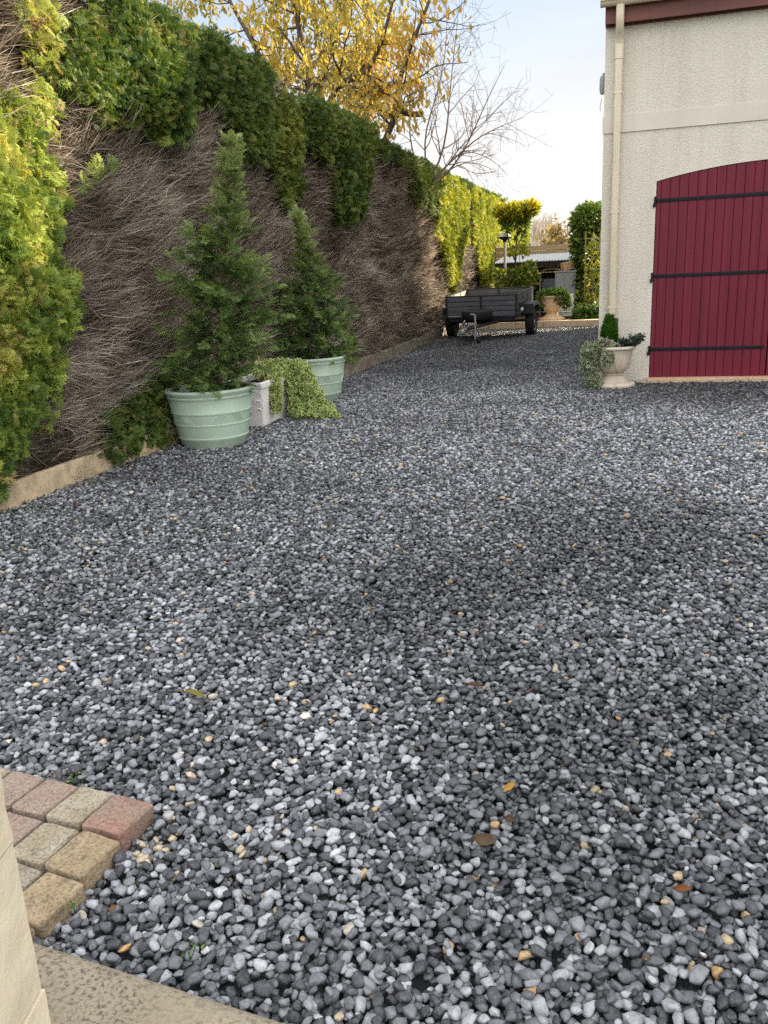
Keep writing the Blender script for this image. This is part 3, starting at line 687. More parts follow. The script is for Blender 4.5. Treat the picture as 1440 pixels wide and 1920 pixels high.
def build_hedge():
    hd = thing('hedge', 'tall clipped conifer hedge, dead brown inside with green patches, behind concrete edging', 'hedge', (-4.6, 12, 0))
    T = np.array([4.6, -12, 0])
    # dark core
    ys = np.arange(1.6, 37.4, .3); zs = np.linspace(0, 1, 14)
    Y, Zt = np.meshgrid(ys, zs, indexing='ij'); Z = .08+Zt*(top_z(Y)-.2)
    X = face_x(Y, Z)-.22-.12*np.clip(fnoise(Y, Z, 3.6, 73), -.3, 1)
    V = np.stack([X, Y, Z], -1).reshape(-1, 3); k = len(zs)
    F = [(i*k+j, (i+1)*k+j, (i+1)*k+j+1, i*k+j+1) for i in range(len(ys)-1) for j in range(k-1)]
    n0 = len(V); Vb = V.copy(); Vb[:, 0] = -5.2; V2 = np.concatenate([V, Vb])
    F += [(n0+a, n0+d, n0+c, n0+b) for a, b, c, d in F[:]]
    F += [(i*k+k-1, (i+1)*k+k-1, n0+(i+1)*k+k-1, n0+i*k+k-1) for i in range(len(ys)-1)]
    F += [(j, j+1, n0+j+1, n0+j) for j in range(k-1)]; e = (len(ys)-1)*k
    F += [(e+j+1, e+j, n0+e+j, n0+e+j+1) for j in range(k-1)]
    mcore = pmat('hedge_core', (.055, .042, .032), .95, .5, 9, bump=1.0, bscale=30, bdist=.05)
    link('core', np_mesh('core', V2+T, F), mcore, hd)
    polys = {nm: poly_yz(p[0]) for nm, p in HP.items()}
    def wob(Y, Z):
        return Y+.10*fnoise(Y, Z, 4, 61)+.05*fnoise(Y, Z, 11, 63), Z+.10*fnoise(Y, Z, 4, 62)+.05*fnoise(Y, Z, 11, 64)
    def green_mask(Y, Z):
        Yw, Zw = wob(Y, Z); g_ = np.zeros(len(Y), bool)
        for p in polys.values(): g_ |= inpoly(p, Yw, Zw)
        return g_
    # dead twigs: curved tapering strands combed outwards and up
    Ys, Zs = [], []
    for y0, y1, dens in ((2.2, 4.4, 800), (4.4, 7.5, 4200), (7.5, 10.5, 2900), (10.5, 14.5, 1800), (14.5, 20, 1100), (20, 37.2, 380)):
        n = int((y1-y0)*3.7*dens); Ys.append(RN.uniform(y0, y1, n)); Zs.append(RN.uniform(.08, 3.72, n))
    Y = np.concatenate(Ys); Z = np.concatenate(Zs)
    g_ = green_mask(Y, Z); keep = (Z < top_z(Y)) & (~g_ | (RN.random(len(Y)) < .18))
    Y, Z = Y[keep], Z[keep]; n = len(Y)
    # most strands belong to tufts that share a heading, a shade and a height above the face
    nc = 2600; cY = RN.uniform(2.0, 37.3, nc); cY[:1900] = 2.0+RN.random(1900)**1.3*18; cZ = RN.uniform(.05, 3.75, nc)
    ci = np.empty(n, int); cd = np.empty(n)
    for k0 in range(0, n, 4000):
        dd = (Y[k0:k0+4000, None]-cY[None])**2+((Z[k0:k0+4000, None]-cZ[None])*1.25)**2; ci[k0:k0+4000] = dd.argmin(1); cd[k0:k0+4000] = np.sqrt(dd.min(1))
    hx = fnoise(cY, cZ, 1.3, 71); hz = fnoise(cY, cZ, 1.5, 72)
    cdir = np.stack([np.full(nc, .62), .55+.5*hx+RN.normal(0, .32, nc), .28+.45*hz+RN.normal(0, .30, nc)], 1); crise = RN.uniform(-.10, .11, nc); ctone = RN.normal(0, .13, nc)
    d = cdir[ci]+np.stack([np.zeros(n), RN.normal(0, .24, n), RN.normal(0, .22, n)], 1)
    stray = RN.random(n) < .16; d[stray] += RN.normal(0, .6, (stray.sum(), 3)); d[:, 0] = np.abs(d[:, 0])+.15; d = unit(d)
    lift = crise[ci]*np.exp(-(cd/.16)**2)
    L = np.clip(RN.gamma(5, .042, n), .07, .42); dep = RN.beta(1.3, 2.2, n)*.20+.26*np.clip(fnoise(Y, Z, 3.6, 73)-.05, 0, 1)+.12*np.clip(fnoise(Y, Z, 9, 74), 0, 1)
    far = np.clip((Y-7)/14, 0, 1)
    P0 = np.stack([face_x(Y, Z)-dep-.10+lift, Y-.04, Z-.05], 1)
    sag = np.stack([RN.normal(0, .12, n), RN.normal(0, .24, n), RN.normal(-.02, .26, n)], 1)
    P1 = P0+d*L[:, None]*.5+sag*L[:, None]*.25; P2 = P0+d*L[:, None]+sag*L[:, None]*-.12
    over = np.maximum(P2[:, 0]-(-3.76), 0); P2[:, 0] -= over
    wd = np.where(RN.random(n) < .10, RN.uniform(.0028, .0048, n), RN.uniform(.0010, .0026, n))*(1+1.0*far)
    side = unit(np.cross(d, rdir(n))); side2 = np.cross(d, side)
    V = np.empty((n, 7, 3))
    V[:, 0] = P0+side*wd[:, None]; V[:, 1] = P0-side*wd[:, None]*.6+side2*wd[:, None]; V[:, 2] = P0-side*wd[:, None]*.6-side2*wd[:, None]
    V[:, 3] = P1+side*wd[:, None]*.8; V[:, 4] = P1-side*wd[:, None]*.5+side2*wd[:, None]*.8; V[:, 5] = P1-side*wd[:, None]*.5-side2*wd[:, None]*.8; V[:, 6] = P2
    F0 = np.array([(0, 1, 4, 3), (1, 2, 5, 4), (2, 0, 3, 5), (3, 4, 6, 6), (4, 5, 6, 6), (5, 3, 6, 6)])
    tri = np.array([(0, 1, 4), (0, 4, 3), (1, 2, 5), (1, 5, 4), (2, 0, 3), (2, 3, 5), (3, 4, 6), (4, 5, 6), (5, 3, 6)])
    F = (tri[None]+(np.arange(n)*7)[:, None, None]).reshape(-1, 3)
    pale = fnoise(Y, Z, .8, 81)
    tint = np.clip(RN.beta(1.4, 2.2, n)+.05+ctone[ci]+1.1*lift+.16*pale+.10*np.clip(1-(Z-.2)/2.2, -.4, 1)-.14*far, 0, 1)
    mt = leafmat('dead_twigs', [(0, (.050, .033, .021)), (.25, (.15, .113, .080)), (.5, (.29, .232, .172)), (.75, (.48, .405, .32)), (1, (.68, .60, .50))], .05, .85, spec=.1)
    link('dead_twigs', np_mesh('dead_twigs', V.reshape(-1, 3)+T, F, {'tint': np.repeat(tint, 7)}), mt, hd)
    print('strands', n)
    # green patches
    ramps = {
     'gold': [(0, (.055, .11, .022)), (.35, (.135, .215, .04)), (.6, (.27, .34, .058)), (.85, (.43, .48, .085)), (.95, (.52, .47, .11)), (1, (.24, .15, .07))],  # yellow-green foliage, brightened so its colour stands in for sun on the near patch
     'green': [(0, (.034, .074, .016)), (.35, (.080, .145, .026)), (.65, (.155, .22, .034)), (.9, (.28, .30, .045)), (1, (.24, .17, .06))],
     'dark': [(0, (.032, .062, .014)), (.4, (.074, .122, .022)), (.75, (.135, .185, .030)), (1, (.20, .20, .045))],
     'olive': [(0, (.045, .08, .015)), (.5, (.13, .175, .026)), (1, (.26, .26, .045))],
     'lit': [(0, (.13, .18, .022)), (.5, (.34, .38, .034)), (.85, (.52, .51, .05)), (1, (.55, .46, .07))]}  # sunlight on the far hedge painted into these greens
    mats = {k_: leafmat('conifer_'+k_, s, .30, .55) for k_, s in ramps.items()}
    for nm, (pp, bulge, kind) in HP.items():
        poly = polys[nm]; lo, hi = poly.min(0), poly.max(0); ar = (hi[0]-lo[0])*(hi[1]-lo[1])
        ym = max(4., (lo[0]+hi[0])/2); dens = np.clip(4600*(6.0/ym)**1.1, 800, 5000)
        if nm != 'near': dens *= 1.35
        n = int(ar*dens); Y = RN.uniform(lo[0]-.15, hi[0]+.15, n); Z = RN.uniform(lo[1]-.15, hi[1]+.15, n)
        Yw, Zw = wob(Y, Z); ins = inpoly(poly, Yw, Zw)
        ed0 = np.full(n, 9.)
        for i in range(len(poly)):
            a, b_ = poly[i-1], poly[i]; ab = b_-a; t = np.clip(((Y-a[0])*ab[0]+(Z-a[1])*ab[1])/(ab@ab+1e-9), 0, 1)
            ed0 = np.minimum(ed0, np.hypot(Y-a[0]-t*ab[0], Z-a[1]-t*ab[1]))
        fr = (~ins) & (ed0 < .16) & (RN.random(n) < .30*np.exp(-ed0/.06)*(fnoise(Y, Z, 5, 98) > -.1))
        k_ = (ins | fr) & (Z > .02)
        Y, Z = Y[k_], Z[k_]
        k_ = Z < top_z(Y)+.015; Y, Z = Y[k_], Z[k_]; n = len(Y)
        # distance to the patch edge rounds the bulge
        ed = np.full(n, 9.)
        for i in range(len(poly)):
            a, b_ = poly[i-1], poly[i]; ab = b_-a; t = np.clip(((Y-a[0])*ab[0]+(Z-a[1])*ab[1])/(ab@ab+1e-9), 0, 1)
            ed = np.minimum(ed, np.hypot(Y-a[0]-t*ab[0], Z-a[1]-t*ab[1]))
        rise = bulge*(1-np.exp(-ed/.16))+.04*fnoise(Y, Z, 3.3, 91)+.025*fnoise(Y, Z, 8, 92)
        lay = RN.beta(2.2, 1.2, n)
        X = face_x(Y, Z)+(-.12+(rise+.13)*lay)
        loose = np.clip(1-ed/.20, 0, 1)*(0.5+.5*np.clip(fnoise(Y, Z, 5, 93), -1, 1))
        clip = 1-loose
        d = np.stack([.55+RN.normal(0, .3, n), RN.normal(.1, .42, n), np.where(kind == 'gold', .35, .15)-.75*loose+RN.normal(0, .38, n)], 1)
        size = np.where(loose > .45, RN.uniform(.08, .16, n), RN.uniform(.05, .09, n))*(1.0+.045*max(0, ym-6))
        if nm == 'near': size *= 1.25
        else: size *= .80
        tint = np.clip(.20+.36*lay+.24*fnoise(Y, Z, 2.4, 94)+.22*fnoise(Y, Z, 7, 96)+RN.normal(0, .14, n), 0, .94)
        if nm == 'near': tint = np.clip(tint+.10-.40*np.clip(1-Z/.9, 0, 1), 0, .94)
        dead = RN.random(n) < np.where(fnoise(Y, Z, 3.0, 95) > .25, .10, .015); tint[dead] = RN.uniform(.95, 1, dead.sum())
        pos = np.stack([X, Y, Z], 1)+T
        foliage('foliage', hd, mats[kind], SPRAYS if ym < 9 else SPRAYS_FINE+SPRAYS, pos, d, size, tint, RN.uniform(-1.2, 1.2, n), ref=(1, 0, .3))
        print(nm, n)
    # clipped top rim, green with brown gaps
    n = 26000; Y = RN.uniform(2.5, 37.3, n)**1.0; Z = top_z(Y)-RN.beta(1, 3, n)*.12; X = RN.uniform(-5.1, -3.97, n)
    gr = fnoise(Y, X, .7, 99) > -.35
    Y, Z, X = Y[gr], Z[gr], X[gr]; n = len(Y)
    foliage('foliage', hd, mats['dark'], SPRAYS_FINE+SPRAYS, np.stack([X, Y, Z], 1)+T, np.stack([RN.normal(.1, .5, n), RN.normal(0, .5, n), RN.uniform(.1, .9, n)], 1), RN.uniform(.05, .09, n)*(1+.02*Y), np.clip(RN.normal(.5, .2, n), 0, 1), RN.uniform(-1.5, 1.5, n))
    # golden and rusty half-dead sprays in the top left of the face
    n = 1000; px = RN.uniform(-60, 100, n); py = RN.uniform(-40, 250, n)
    pts = np.array([tuple(onX(a, b_, HPLANE)) for a, b_ in zip(px, py)]); k_ = fnoise(pts[:, 1], pts[:, 2], 3.2, 97) > .12
    pts = pts[k_]; pts = pts[pts[:, 2] < 3.72]; n = len(pts); pts[:, 0] = face_x(pts[:, 1], pts[:, 2])+RN.uniform(-.05, .10, n)
    foliage('foliage', hd, mats['gold'], SPRAYS, pts+T, np.stack([.5+RN.normal(0, .3, n), RN.normal(.2, .4, n), RN.normal(-.1, .5, n)], 1), RN.uniform(.05, .11, n), np.clip(.62+.4*RN.random(n), 0, 1), RN.uniform(-1, 1, n), ref=(1, 0, .3))
    # single green sprays poking from the brown face
    spots = [(170, 335, .16), (160, 350, .14), (185, 325, .12), (100, 800, .11)]
    P, D, S = [], [], []
    for px, py, s in spots:
        p0 = np.array(tuple(onX(px-14, py+12, -3.92))); dv = np.array([.22, .55+rnd.uniform(-.3, .3), .55+rnd.uniform(-.4, .2)]); dv /= np.linalg.norm(dv)
        for q in range(4):
            P.append(p0+dv*s*.55*q); D.append(dv+np.array([rnd.uniform(-.3, .3), rnd.uniform(-.5, .5), rnd.uniform(-.4, .4)])); S.append(s*rnd.uniform(.6, .9))
    foliage('foliage', hd, mats['gold'], SPRAYS, np.array(P)+T, np.array(D), np.array(S), RN.uniform(.3, .7, len(P)), ref=(1, 0, .3))
build_hedge()

#@@TREES
def limb(pts, r0, r1, n=10):
    """smooth polyline through control points"""
    P = np.array([tuple(p) for p in pts], float); t = np.linspace(0, len(P)-1, n); i = np.minimum(t.astype(int), len(P)-2); f = (t-i)[:, None]
    Q = P[i]*(1-f)+P[i+1]*f
    for _ in range(2): Q[1:-1] = (Q[:-2]+2*Q[1:-1]+Q[2:])/4
    return Q, np.linspace(r0, r1, n)
def sprout(parents, rng, count, length, spread, rfac, up_=0.2, start=.25, npts=6, wig=.12, taper=.25, bias=(0, 0, 0)):
    out = []
    for pts, rr in parents:
        for _ in range(count):
            t = rng.uniform(start, 1.0); x = t*(len(pts)-1); i = min(int(x), len(pts)-2); f = x-i
            b0 = pts[i]*(1-f)+pts[i+1]*f; r0 = (rr[i]*(1-f)+rr[i+1]*f)*rfac
            ax = pts[i+1]-pts[i]; ax = ax/np.linalg.norm(ax)
            rv = rng.normal(size=3); rv -= ax*(rv@ax); rv /= np.linalg.norm(rv)
            d = ax*(1-spread)+rv*spread+np.array([0, 0, up_])+np.array(bias); d /= np.linalg.norm(d)
            L = length*rng.uniform(.55, 1.2); p = b0.copy(); P = [p]
            for k in range(npts-1):
                d = d+rng.normal(0, wig, 3)+np.array([0, 0, up_*.1]); d /= np.linalg.norm(d); p = p+d*L/(npts-1); P.append(p)
            out.append((np.array(P), np.linspace(r0, max(r0*taper, .0022), npts)))
    return out
def build_autumn_tree():
    Y0 = 15.2; rng = np.random.default_rng(3)
    base = Vector((-5.9, 15.4, 0))
    t = thing('autumn_tree', 'tall tree with yellow and orange autumn leaves standing behind the hedge', 'tree', base)
    T = -np.array(base)
    A = lambda *pp: [at(x, y, Y0+dy) for x, y, dy in pp]
    limbs = [limb([base, (-5.75, 15.3, 2.2)]+A((588, 170, 0), (570, 95, .1), (556, 30, .2), (530, -90, .3)), .11, .03, 16),
             limb([base, (-5.4, 15.2, 2.4)]+A((612, 160, -.1), (655, 150, -.2), (690, 140, -.3), (725, 60, -.4), (750, -60, -.3)), .085, .02, 16),
             limb([base, (-4.9, 15.0, 2.6)]+A((735, 250, -.2), (742, 195, -.3), (752, 130, -.3), (790, 40, -.2), (830, -60, 0)), .075, .02, 16),
             limb([base, (-6.3, 15.5, 2.5)]+A((500, 120, .3), (455, 50, .4), (400, -60, .5)), .08, .02, 14),
             limb([base, (-6.1, 15.9, 2.5)]+A((600, 140, 1.2), (640, 60, 1.5), (660, -80, 1.8)), .10, .03, 14)]
    stub = [limb(A((742, 200, -.3), (765, 216, -.4), (790, 214, -.5)), .055, .045, 6)]
    l2 = sprout(limbs, rng, 20, 1.25, .8, .42, .12, .38, 7, .18)
    l3 = sprout(l2, rng, 7, .62, .75, .45, .0, .2, 6, .2)
    l4 = sprout(l3, rng, 2, .32, .7, .6, -.1, .3, 4, .2)
    V, F = tubes(limbs+stub, 9); link('trunk', np_mesh('trunk', V+T, F), M['bark_tree'], t, True)
    V, F = tubes(l2+l3+l4, 5); link('branches', np_mesh('branches', V+T, F), M['bark_tree'], t, True)
    P, D, S, C = [], [], [], []
    for pts, rr in l4+l3:
        m_ = rng.integers(3, 8)
        for _ in range(m_):
            i = rng.integers(1, len(pts)); p = pts[i]+rng.normal(0, .03, 3)
            if p[0] > -3.3 and rng.random() < .75: continue
            if p[0] > -2.6: continue
            P.append(p); D.append((rng.normal(.1, .45), rng.normal(0, .45), -1+rng.normal(0, .35))); S.append(rng.uniform(.09, .145))
            C.append(np.clip(.33+.24*fnoise(np.array([p[0]]), np.array([p[2]]), 1.1, 5)[0]+.10*(p[0]+5.3)/2+rng.normal(0, .18), 0, 1))
    m = leafmat('autumn_leaf', [(0, (.28, .27, .06)), (.3, (.50, .39, .08)), (.6, (.66, .44, .10)), (.82, (.68, .36, .09)), (.95, (.58, .24, .07)), (1, (.42, .14, .05))], .5, .5)
    foliage('leaves', t, m, LEAF, np.array(P)+T, np.array(D), np.array(S), np.array(C), RN.uniform(-3, 3, len(P)))
    print('autumn leaves', len(P))
build_autumn_tree()
def build_bare_tree():
    rng = np.random.default_rng(8); Y0 = 18.0; base = Vector((-5.3, 18.3, 0))
    t = thing('bare_tree', 'leafless tree with long thin upswept twigs beyond the hedge', 'tree', base); T = -np.array(base)
    A = lambda *pp: [at(x, y, Y0+dy) for x, y, dy in pp]
    limbs = [limb([base, (-5.0, 18.2, 2.6)]+A((815, 335, 0), (838, 260, 0), (842, 190, .1), (850, 110, .2), (862, 0, .2)), .036, .004, 16),
             limb([base, (-4.9, 18.1, 2.6)]+A((840, 330, 0), (880, 265, 0), (912, 190, .1), (946, 122, .2)), .034, .004, 16),
             limb([base, (-4.7, 18.0, 2.6)]+A((835, 312, 0), (890, 262, -.1), (930, 240, -.1), (982, 220, 0)), .030, .003, 16),
             limb([base, (-4.8, 18.2, 2.6)]+A((805, 320, .2), (790, 260, .2), (820, 180, .1), (838, 90, .1), (838, 20, 0)), .032, .004, 16),
             limb([base, (-4.7, 18.1, 2.8)]+A((840, 318, 0), (880, 300, 0), (930, 320, .1)), .026, .003, 14),
             limb([base, (-5.1, 18.3, 2.6)]+A((790, 320, 0), (765, 270, 0), (770, 190, 0), (800, 110, 0), (860, 40, .1)), .030, .003, 16),
             limb([base, (-4.9, 18.3, 2.6)]+A((830, 325, .3), (858, 280, .3), (900, 240, .4), (960, 175, .4)), .028, .003, 16)]
    l2 = sprout(limbs, rng, 14, .95, .62, .62, .18, .42, 8, .14, .35, (.10, 0, 0))
    l3 = sprout(l2, rng, 4, .34, .65, .7, .10, .25, 5, .16, .6)
    V, F = tubes(limbs, 7); link('trunk', np_mesh('trunk', V+T, F), M['bark_bare'], t, True)
    V, F = tubes(l2+l3, 4); link('twigs', np_mesh('twigs', V+T, F), M['bark_bare'], t, True)
build_bare_tree()

def crown_pts(n, c, rad, rng, shell=.5):
    d = unit(rng.normal(size=(n, 3))); r = (shell+(1-shell)*rng.random(n)**.6)
    return np.array(c)+d*np.array(rad)*r[:, None], d
def far_tree(name, label, X, Yd, h, rad, kind, seed, group=None, col='tan'):
    rng = np.random.default_rng(seed); base = np.array([X, Yd, -.06])
    t = thing(name, label, 'tree', base, group=group)
    if kind == 'bare':
        trunk = [(np.array([(0, 0, 0), (0.1, 0, h*.35), (0, .1, h*.7), (0, 0, h)], float), np.array([.16, .12, .06, .02]))]
        l2 = sprout(trunk, rng, 44, h*.30, .42, .5, .5, .12, 5, .08); l3 = sprout(l2, rng, 5, h*.13, .45, .6, .3, .2, 4, .1)
        V, F = tubes(trunk, 6); link('trunk', np_mesh('trunk', V, F), M['bark_bare'], t)
        V, F = tubes([(p, np.maximum(r_, .02)) for p, r_ in l2+l3], 3); link('crown', np_mesh('crown', V, F), M['far_twig'], t)
    else:
        trunk = [(np.array([(0, 0, 0), (0, 0, h*.4), (0, 0, h*.75)], float), np.array([.3, .2, .06]))]
        l2 = sprout(trunk, rng, 26, rad, .75, .5, .3, .25, 5, .1); l3 = sprout(l2, rng, 6, rad*.5, .6, .6, .2, .2, 4, .15)
        V, F = tubes(trunk+l2, 5); link('trunk', np_mesh('trunk', V, F), M['bark_bare'], t)
        P = np.concatenate([p[rng.integers(1, 4, 14)]+rng.normal(0, rad*.07, (14, 3)) for p, _ in l3])
        foliage('crown', t, M['far_leaf'], LEAF_W, P, rng.normal(size=(len(P), 3)), rng.uniform(.25, .5, len(P)), rng.random(len(P)))
M['far_twig'] = pmat('far_twigs', (.46, .38, .29), .9, .2, .5)  # distance haze put into the twig colour as a paler tan
M['far_leaf'] = leafmat('far_leaf', [(0, (.20, .16, .06)), (.5, (.32, .24, .09)), (1, (.40, .28, .12))], .4, .7)
k = 0
for px, hpx in ((1000, 433), (1008, 432), (1015, 431), (1022, 428), (1029, 425), (1036, 424)):
    p = at(px, hpx, 120+k*2); far_tree('bare_poplar', 'slender bare poplar in the hazy row far beyond the fence', p.x, p.y, p.z+.06, 1, 'bare', 40+k, 'bare poplars in the far row'); k += 1
p = at(1055, 421, 105); far_tree('round_tree', 'broad tan autumn tree far beyond the fence, right of the poplars', p.x, p.y, p.z, 2.8, 'leaf', 60)

#@@POTS
def pot_profile(r0, r1, h):
    s = lambda t: r0+(r1-r0)*t
    return [(.001, 0), (r0*.93, 0), (r0, .02), (s(.20), h*.16), (s(.20)+.006, h*.17), (s(.22)+.006, h*.195), (s(.225), h*.205), (s(.42), h*.405), (s(.42)+.005, h*.41), (s(.44)+.005, h*.43), (s(.445), h*.44),
            (s(.60), h*.60), (s(.60)+.005, h*.605), (s(.62)+.005, h*.625), (s(.625), h*.635), (s(.80), h*.86), (s(.80)+.010, h*.865), (s(.82)+.010, h*.885), (s(.83)+.004, h*.895), (s(.86)+.008, h*.925), (r1, h*.94), (r1+.004, h*.97), (r1-.008, h), (r1-.03, h*1.0), (r1-.042, h*.97), (r1-.06, h*.86), (.001, h*.86)]
def green_pot(name_loc, label, rot):
    t = thing('plant_pot', label, 'plant pot', name_loc, rot, 'sage green plant pots along the hedge')
    h, r0, r1 = .525, .285, .395
    # raised slanted hatching between the two upper bands
    hb = MB().lathe(pot_profile(r0, r1, h), 72); s = lambda t_: r0+(r1-r0)*t_
    for g_ in range(9):
        q0 = 2*math.pi*g_/9; sl = 1 if g_ % 2 else -1
        for k_ in range(5):
            qa = q0+.05*k_; pts = []
            for f in (0, .5, 1):
                z = h*(.45+.145*f); rr = s(.45+.145*f)+.0015; q = qa+sl*.16*f; pts.append((rr*math.cos(q), rr*math.sin(q), z))
            hb.tube(pts, .0028, 5)
    hb.build('body', M['pot'], t, smooth=True, angle=R(50))
    MB().lathe([(.001, h*.80), (r1-.066, h*.80), (r1-.066, h*.865), (.2, h*.885), (.001, h*.90)], 32).build('soil', M['soil'], t, smooth=True)
    return t
green_pot((-3.55, 6.73, 0), 'large sage green pot nearest the camera, holding the taller conifer', .3)
green_pot((-3.55, 9.40, 0), 'sage green pot behind the white trough, holding the shorter conifer', 1.3)
def conifer(loc, h, label, prof, seed, lean=(0, 0), nbr=120, tipramp=None):
    rng = np.random.default_rng(seed)
    t = thing('potted_conifer', label, 'conifer', loc, group='young conifers in the green pots')
    tr = limb([(0, 0, 0), (lean[0]*.3, lean[1]*.3, h*.35), (lean[0]*.7, lean[1]*.7, h*.7), (lean[0], lean[1], h)], .017, .003, 18)
    brs = []; P, D, S, C = [], [], [], []
    nw = nbr//6; wh = ((np.arange(nw)+rng.uniform(0, .9, nw))/nw*.95+.02)**1.1; rng.shuffle(wh)
    for k_ in range(nbr):
        f = float(np.clip(wh[k_ % len(wh)]+rng.normal(0, .008), .02, .97)); x = f*17; i = min(int(x), 16); b0 = tr[0][i]*(1-(x-i))+tr[0][i+1]*(x-i)
        L = np.interp(f, [p[0] for p in prof], [p[1] for p in prof])*rng.uniform(.45, 1.28); q = 2.4*(k_ % len(wh))+(k_//len(wh))*rng.choice((.5, .9, 1.3))+rng.normal(0, .25)
        upk = .12+.85*f
        d = np.array([math.cos(q), math.sin(q), upk]); d /= np.linalg.norm(d); p = b0.copy(); pts = [p]
        nseg = 6
        for s_ in range(nseg):
            d = d+rng.normal(0, .10, 3)+np.array([0, 0, .035-.05*(1-f)]); d /= np.linalg.norm(d); p = p+d*L/nseg; pts.append(p)
        pts = np.array(pts); brs.append((pts, np.linspace(.0045, .0012, nseg+1)))
        m_ = max(4, int(L/.021*(1 if f < .50 else .65 if f < .62 else .30)))
        for s_ in range(m_):
            u = rng.uniform(.22, 1.0); x = u*nseg; i = min(int(x), nseg-1); pp = pts[i]*(1-(x-i))+pts[i+1]*(x-i); ax = pts[i+1]-pts[i]; ax /= np.linalg.norm(ax)
            rv = rng.normal(size=3); dd = ax*.75+rv*.5+np.array([0, 0, .12]); P.append(pp); D.append(dd)
            S.append(rng.uniform(.055, .115)*(1.1 if f < .7 else .85)); C.append(np.clip(.10+.36*u+.30*max(0, f-.5)/.5+rng.normal(0, .14), 0, 1))
        P.append(pts[-1]); D.append(d+np.array([0, 0, .3])); S.append(.11); C.append(np.clip(.5+.4*f, 0, 1))
    for f in np.linspace(.80, 1, 14):
        x = f*17; i = min(int(x), 16); b0 = tr[0][i]*(1-(x-i))+tr[0][i+1]*(x-i)
        for _ in range(2):
            P.append(b0); q = rng.uniform(0, 6.28); D.append((math.cos(q)*.6, math.sin(q)*.6, 1)); S.append(rng.uniform(.07, .13)); C.append(rng.uniform(.75, 1))
    V, F = tubes([tr], 8); link('trunk', np_mesh('trunk', V, F), M['bark'], t, True)
    V, F = tubes(brs, 4); link('branches', np_mesh('branches', V, F), M['bark'], t, True)
    foliage('foliage', t, M['conifer'], SPRAYS_LACE, np.array(P), np.array(D), np.array(S), np.array(C), RN.uniform(-.8, .8, len(P)))
    print('conifer sprays', len(P)); return t
M['conifer'] = leafmat('young_conifer', [(0, (.050, .098, .030)), (.35, (.125, .205, .055)), (.65, (.23, .31, .085)), (1, (.42, .48, .19))], .3, .55)
conifer((-3.47, 6.75, .45), 2.08, 'tall young conifer with an open pale top growing in the front green pot', [(0, .38), (.1, .43), (.25, .46), (.42, .43), (.54, .30), (.64, .17), (.8, .11), (1, .08)], 14, (.33, .02), 235)
conifer((-3.50, 9.42, .44), 1.68, 'shorter dark young conifer growing in the green pot behind the trough', [(0, .38), (.15, .42), (.3, .41), (.44, .35), (.54, .24), (.64, .13), (.85, .10), (1, .07)], 22, (-.10, 0), 215)

def trough():
    t = thing('stone_trough', 'white rectangular trough with moulded leaf ends between the two green pots', 'trough', (-3.64, 8.02, 0), R(2))
    wb, wt, lb, lt, h = .185, .225, .46, .52, .455
    bm = bmesh.new()
    def ring(a, b_, z): return [bm.verts.new(p) for p in ((-a, -b_, z), (a, -b_, z), (a, b_, z), (-a, b_, z))]
    rings = [ring(wb, lb, 0), ring(wb+(wt-wb)*.86, lb+(lt-lb)*.86, h-.065), ring(wt+.012, lt+.012, h-.055), ring(wt+.014, lt+.014, h), ring(wt-.03, lt-.03, h), ring(wt-.045, lt-.045, h-.12)]
    for a, b_ in zip(rings[:-1], rings[1:]):
        for k_ in range(4): bm.faces.new((a[k_], a[(k_+1) % 4], b_[(k_+1) % 4], b_[k_]))
    bm.faces.new(rings[0][::-1]); bm.faces.new(rings[-1])
    bmesh.ops.bevel(bm, geom=bm.edges[:], offset=.008, segments=2, affect='EDGES')
    mb = MB(); mb._add(bm); mb.build('body', M['trough'], t, smooth=True)
    rel = MB()   # moulded leaf sprays on both ends
    for sy in (-1, 1):
        for k_ in range(13):
            f = k_/12; bx = -.14+.10*(k_ % 3); z0 = .05+.028*k_; pts = []
            for q in np.linspace(0, 1, 6):
                x = bx+.15*q; z = z0+.09*math.sin(q*2.2); z = min(z, h-.08); yy = (lb+(lt-lb)*(z/h)*.98+.002)*sy; lim = wb+(wt-wb)*(z/h)-.01
                pts.append((max(-lim, min(lim, x)), yy, z))
            rel.tube(pts, [.004, .010, .014, .013, .009, .003], 6)
    for sx in (-1, 1):
        for z0 in (.02,):
            rel.box(-.0, .0005, -.4, .4, z0, z0+.001)
    rel.build('leaf_relief', M['trough'], t, smooth=True)
    bb(-wt+.05, wt-.05, -lt+.05, lt-.05, h-.14, h-.06).build('soil', M['soil'], t)
trough()
M['varieg'] = leafmat('variegated_leaf', [(0, (.10, .18, .05)), (.6, (.17, .26, .07)), (1, (.28, .36, .10))], .3, .45, edge=(.66, .70, .30))
M['varieg_ivy'] = leafmat('variegated_ivy', [(0, (.03, .06, .022)), (.6, (.06, .10, .035)), (1, (.10, .14, .05))], .25, .45, edge=(.48, .50, .34))
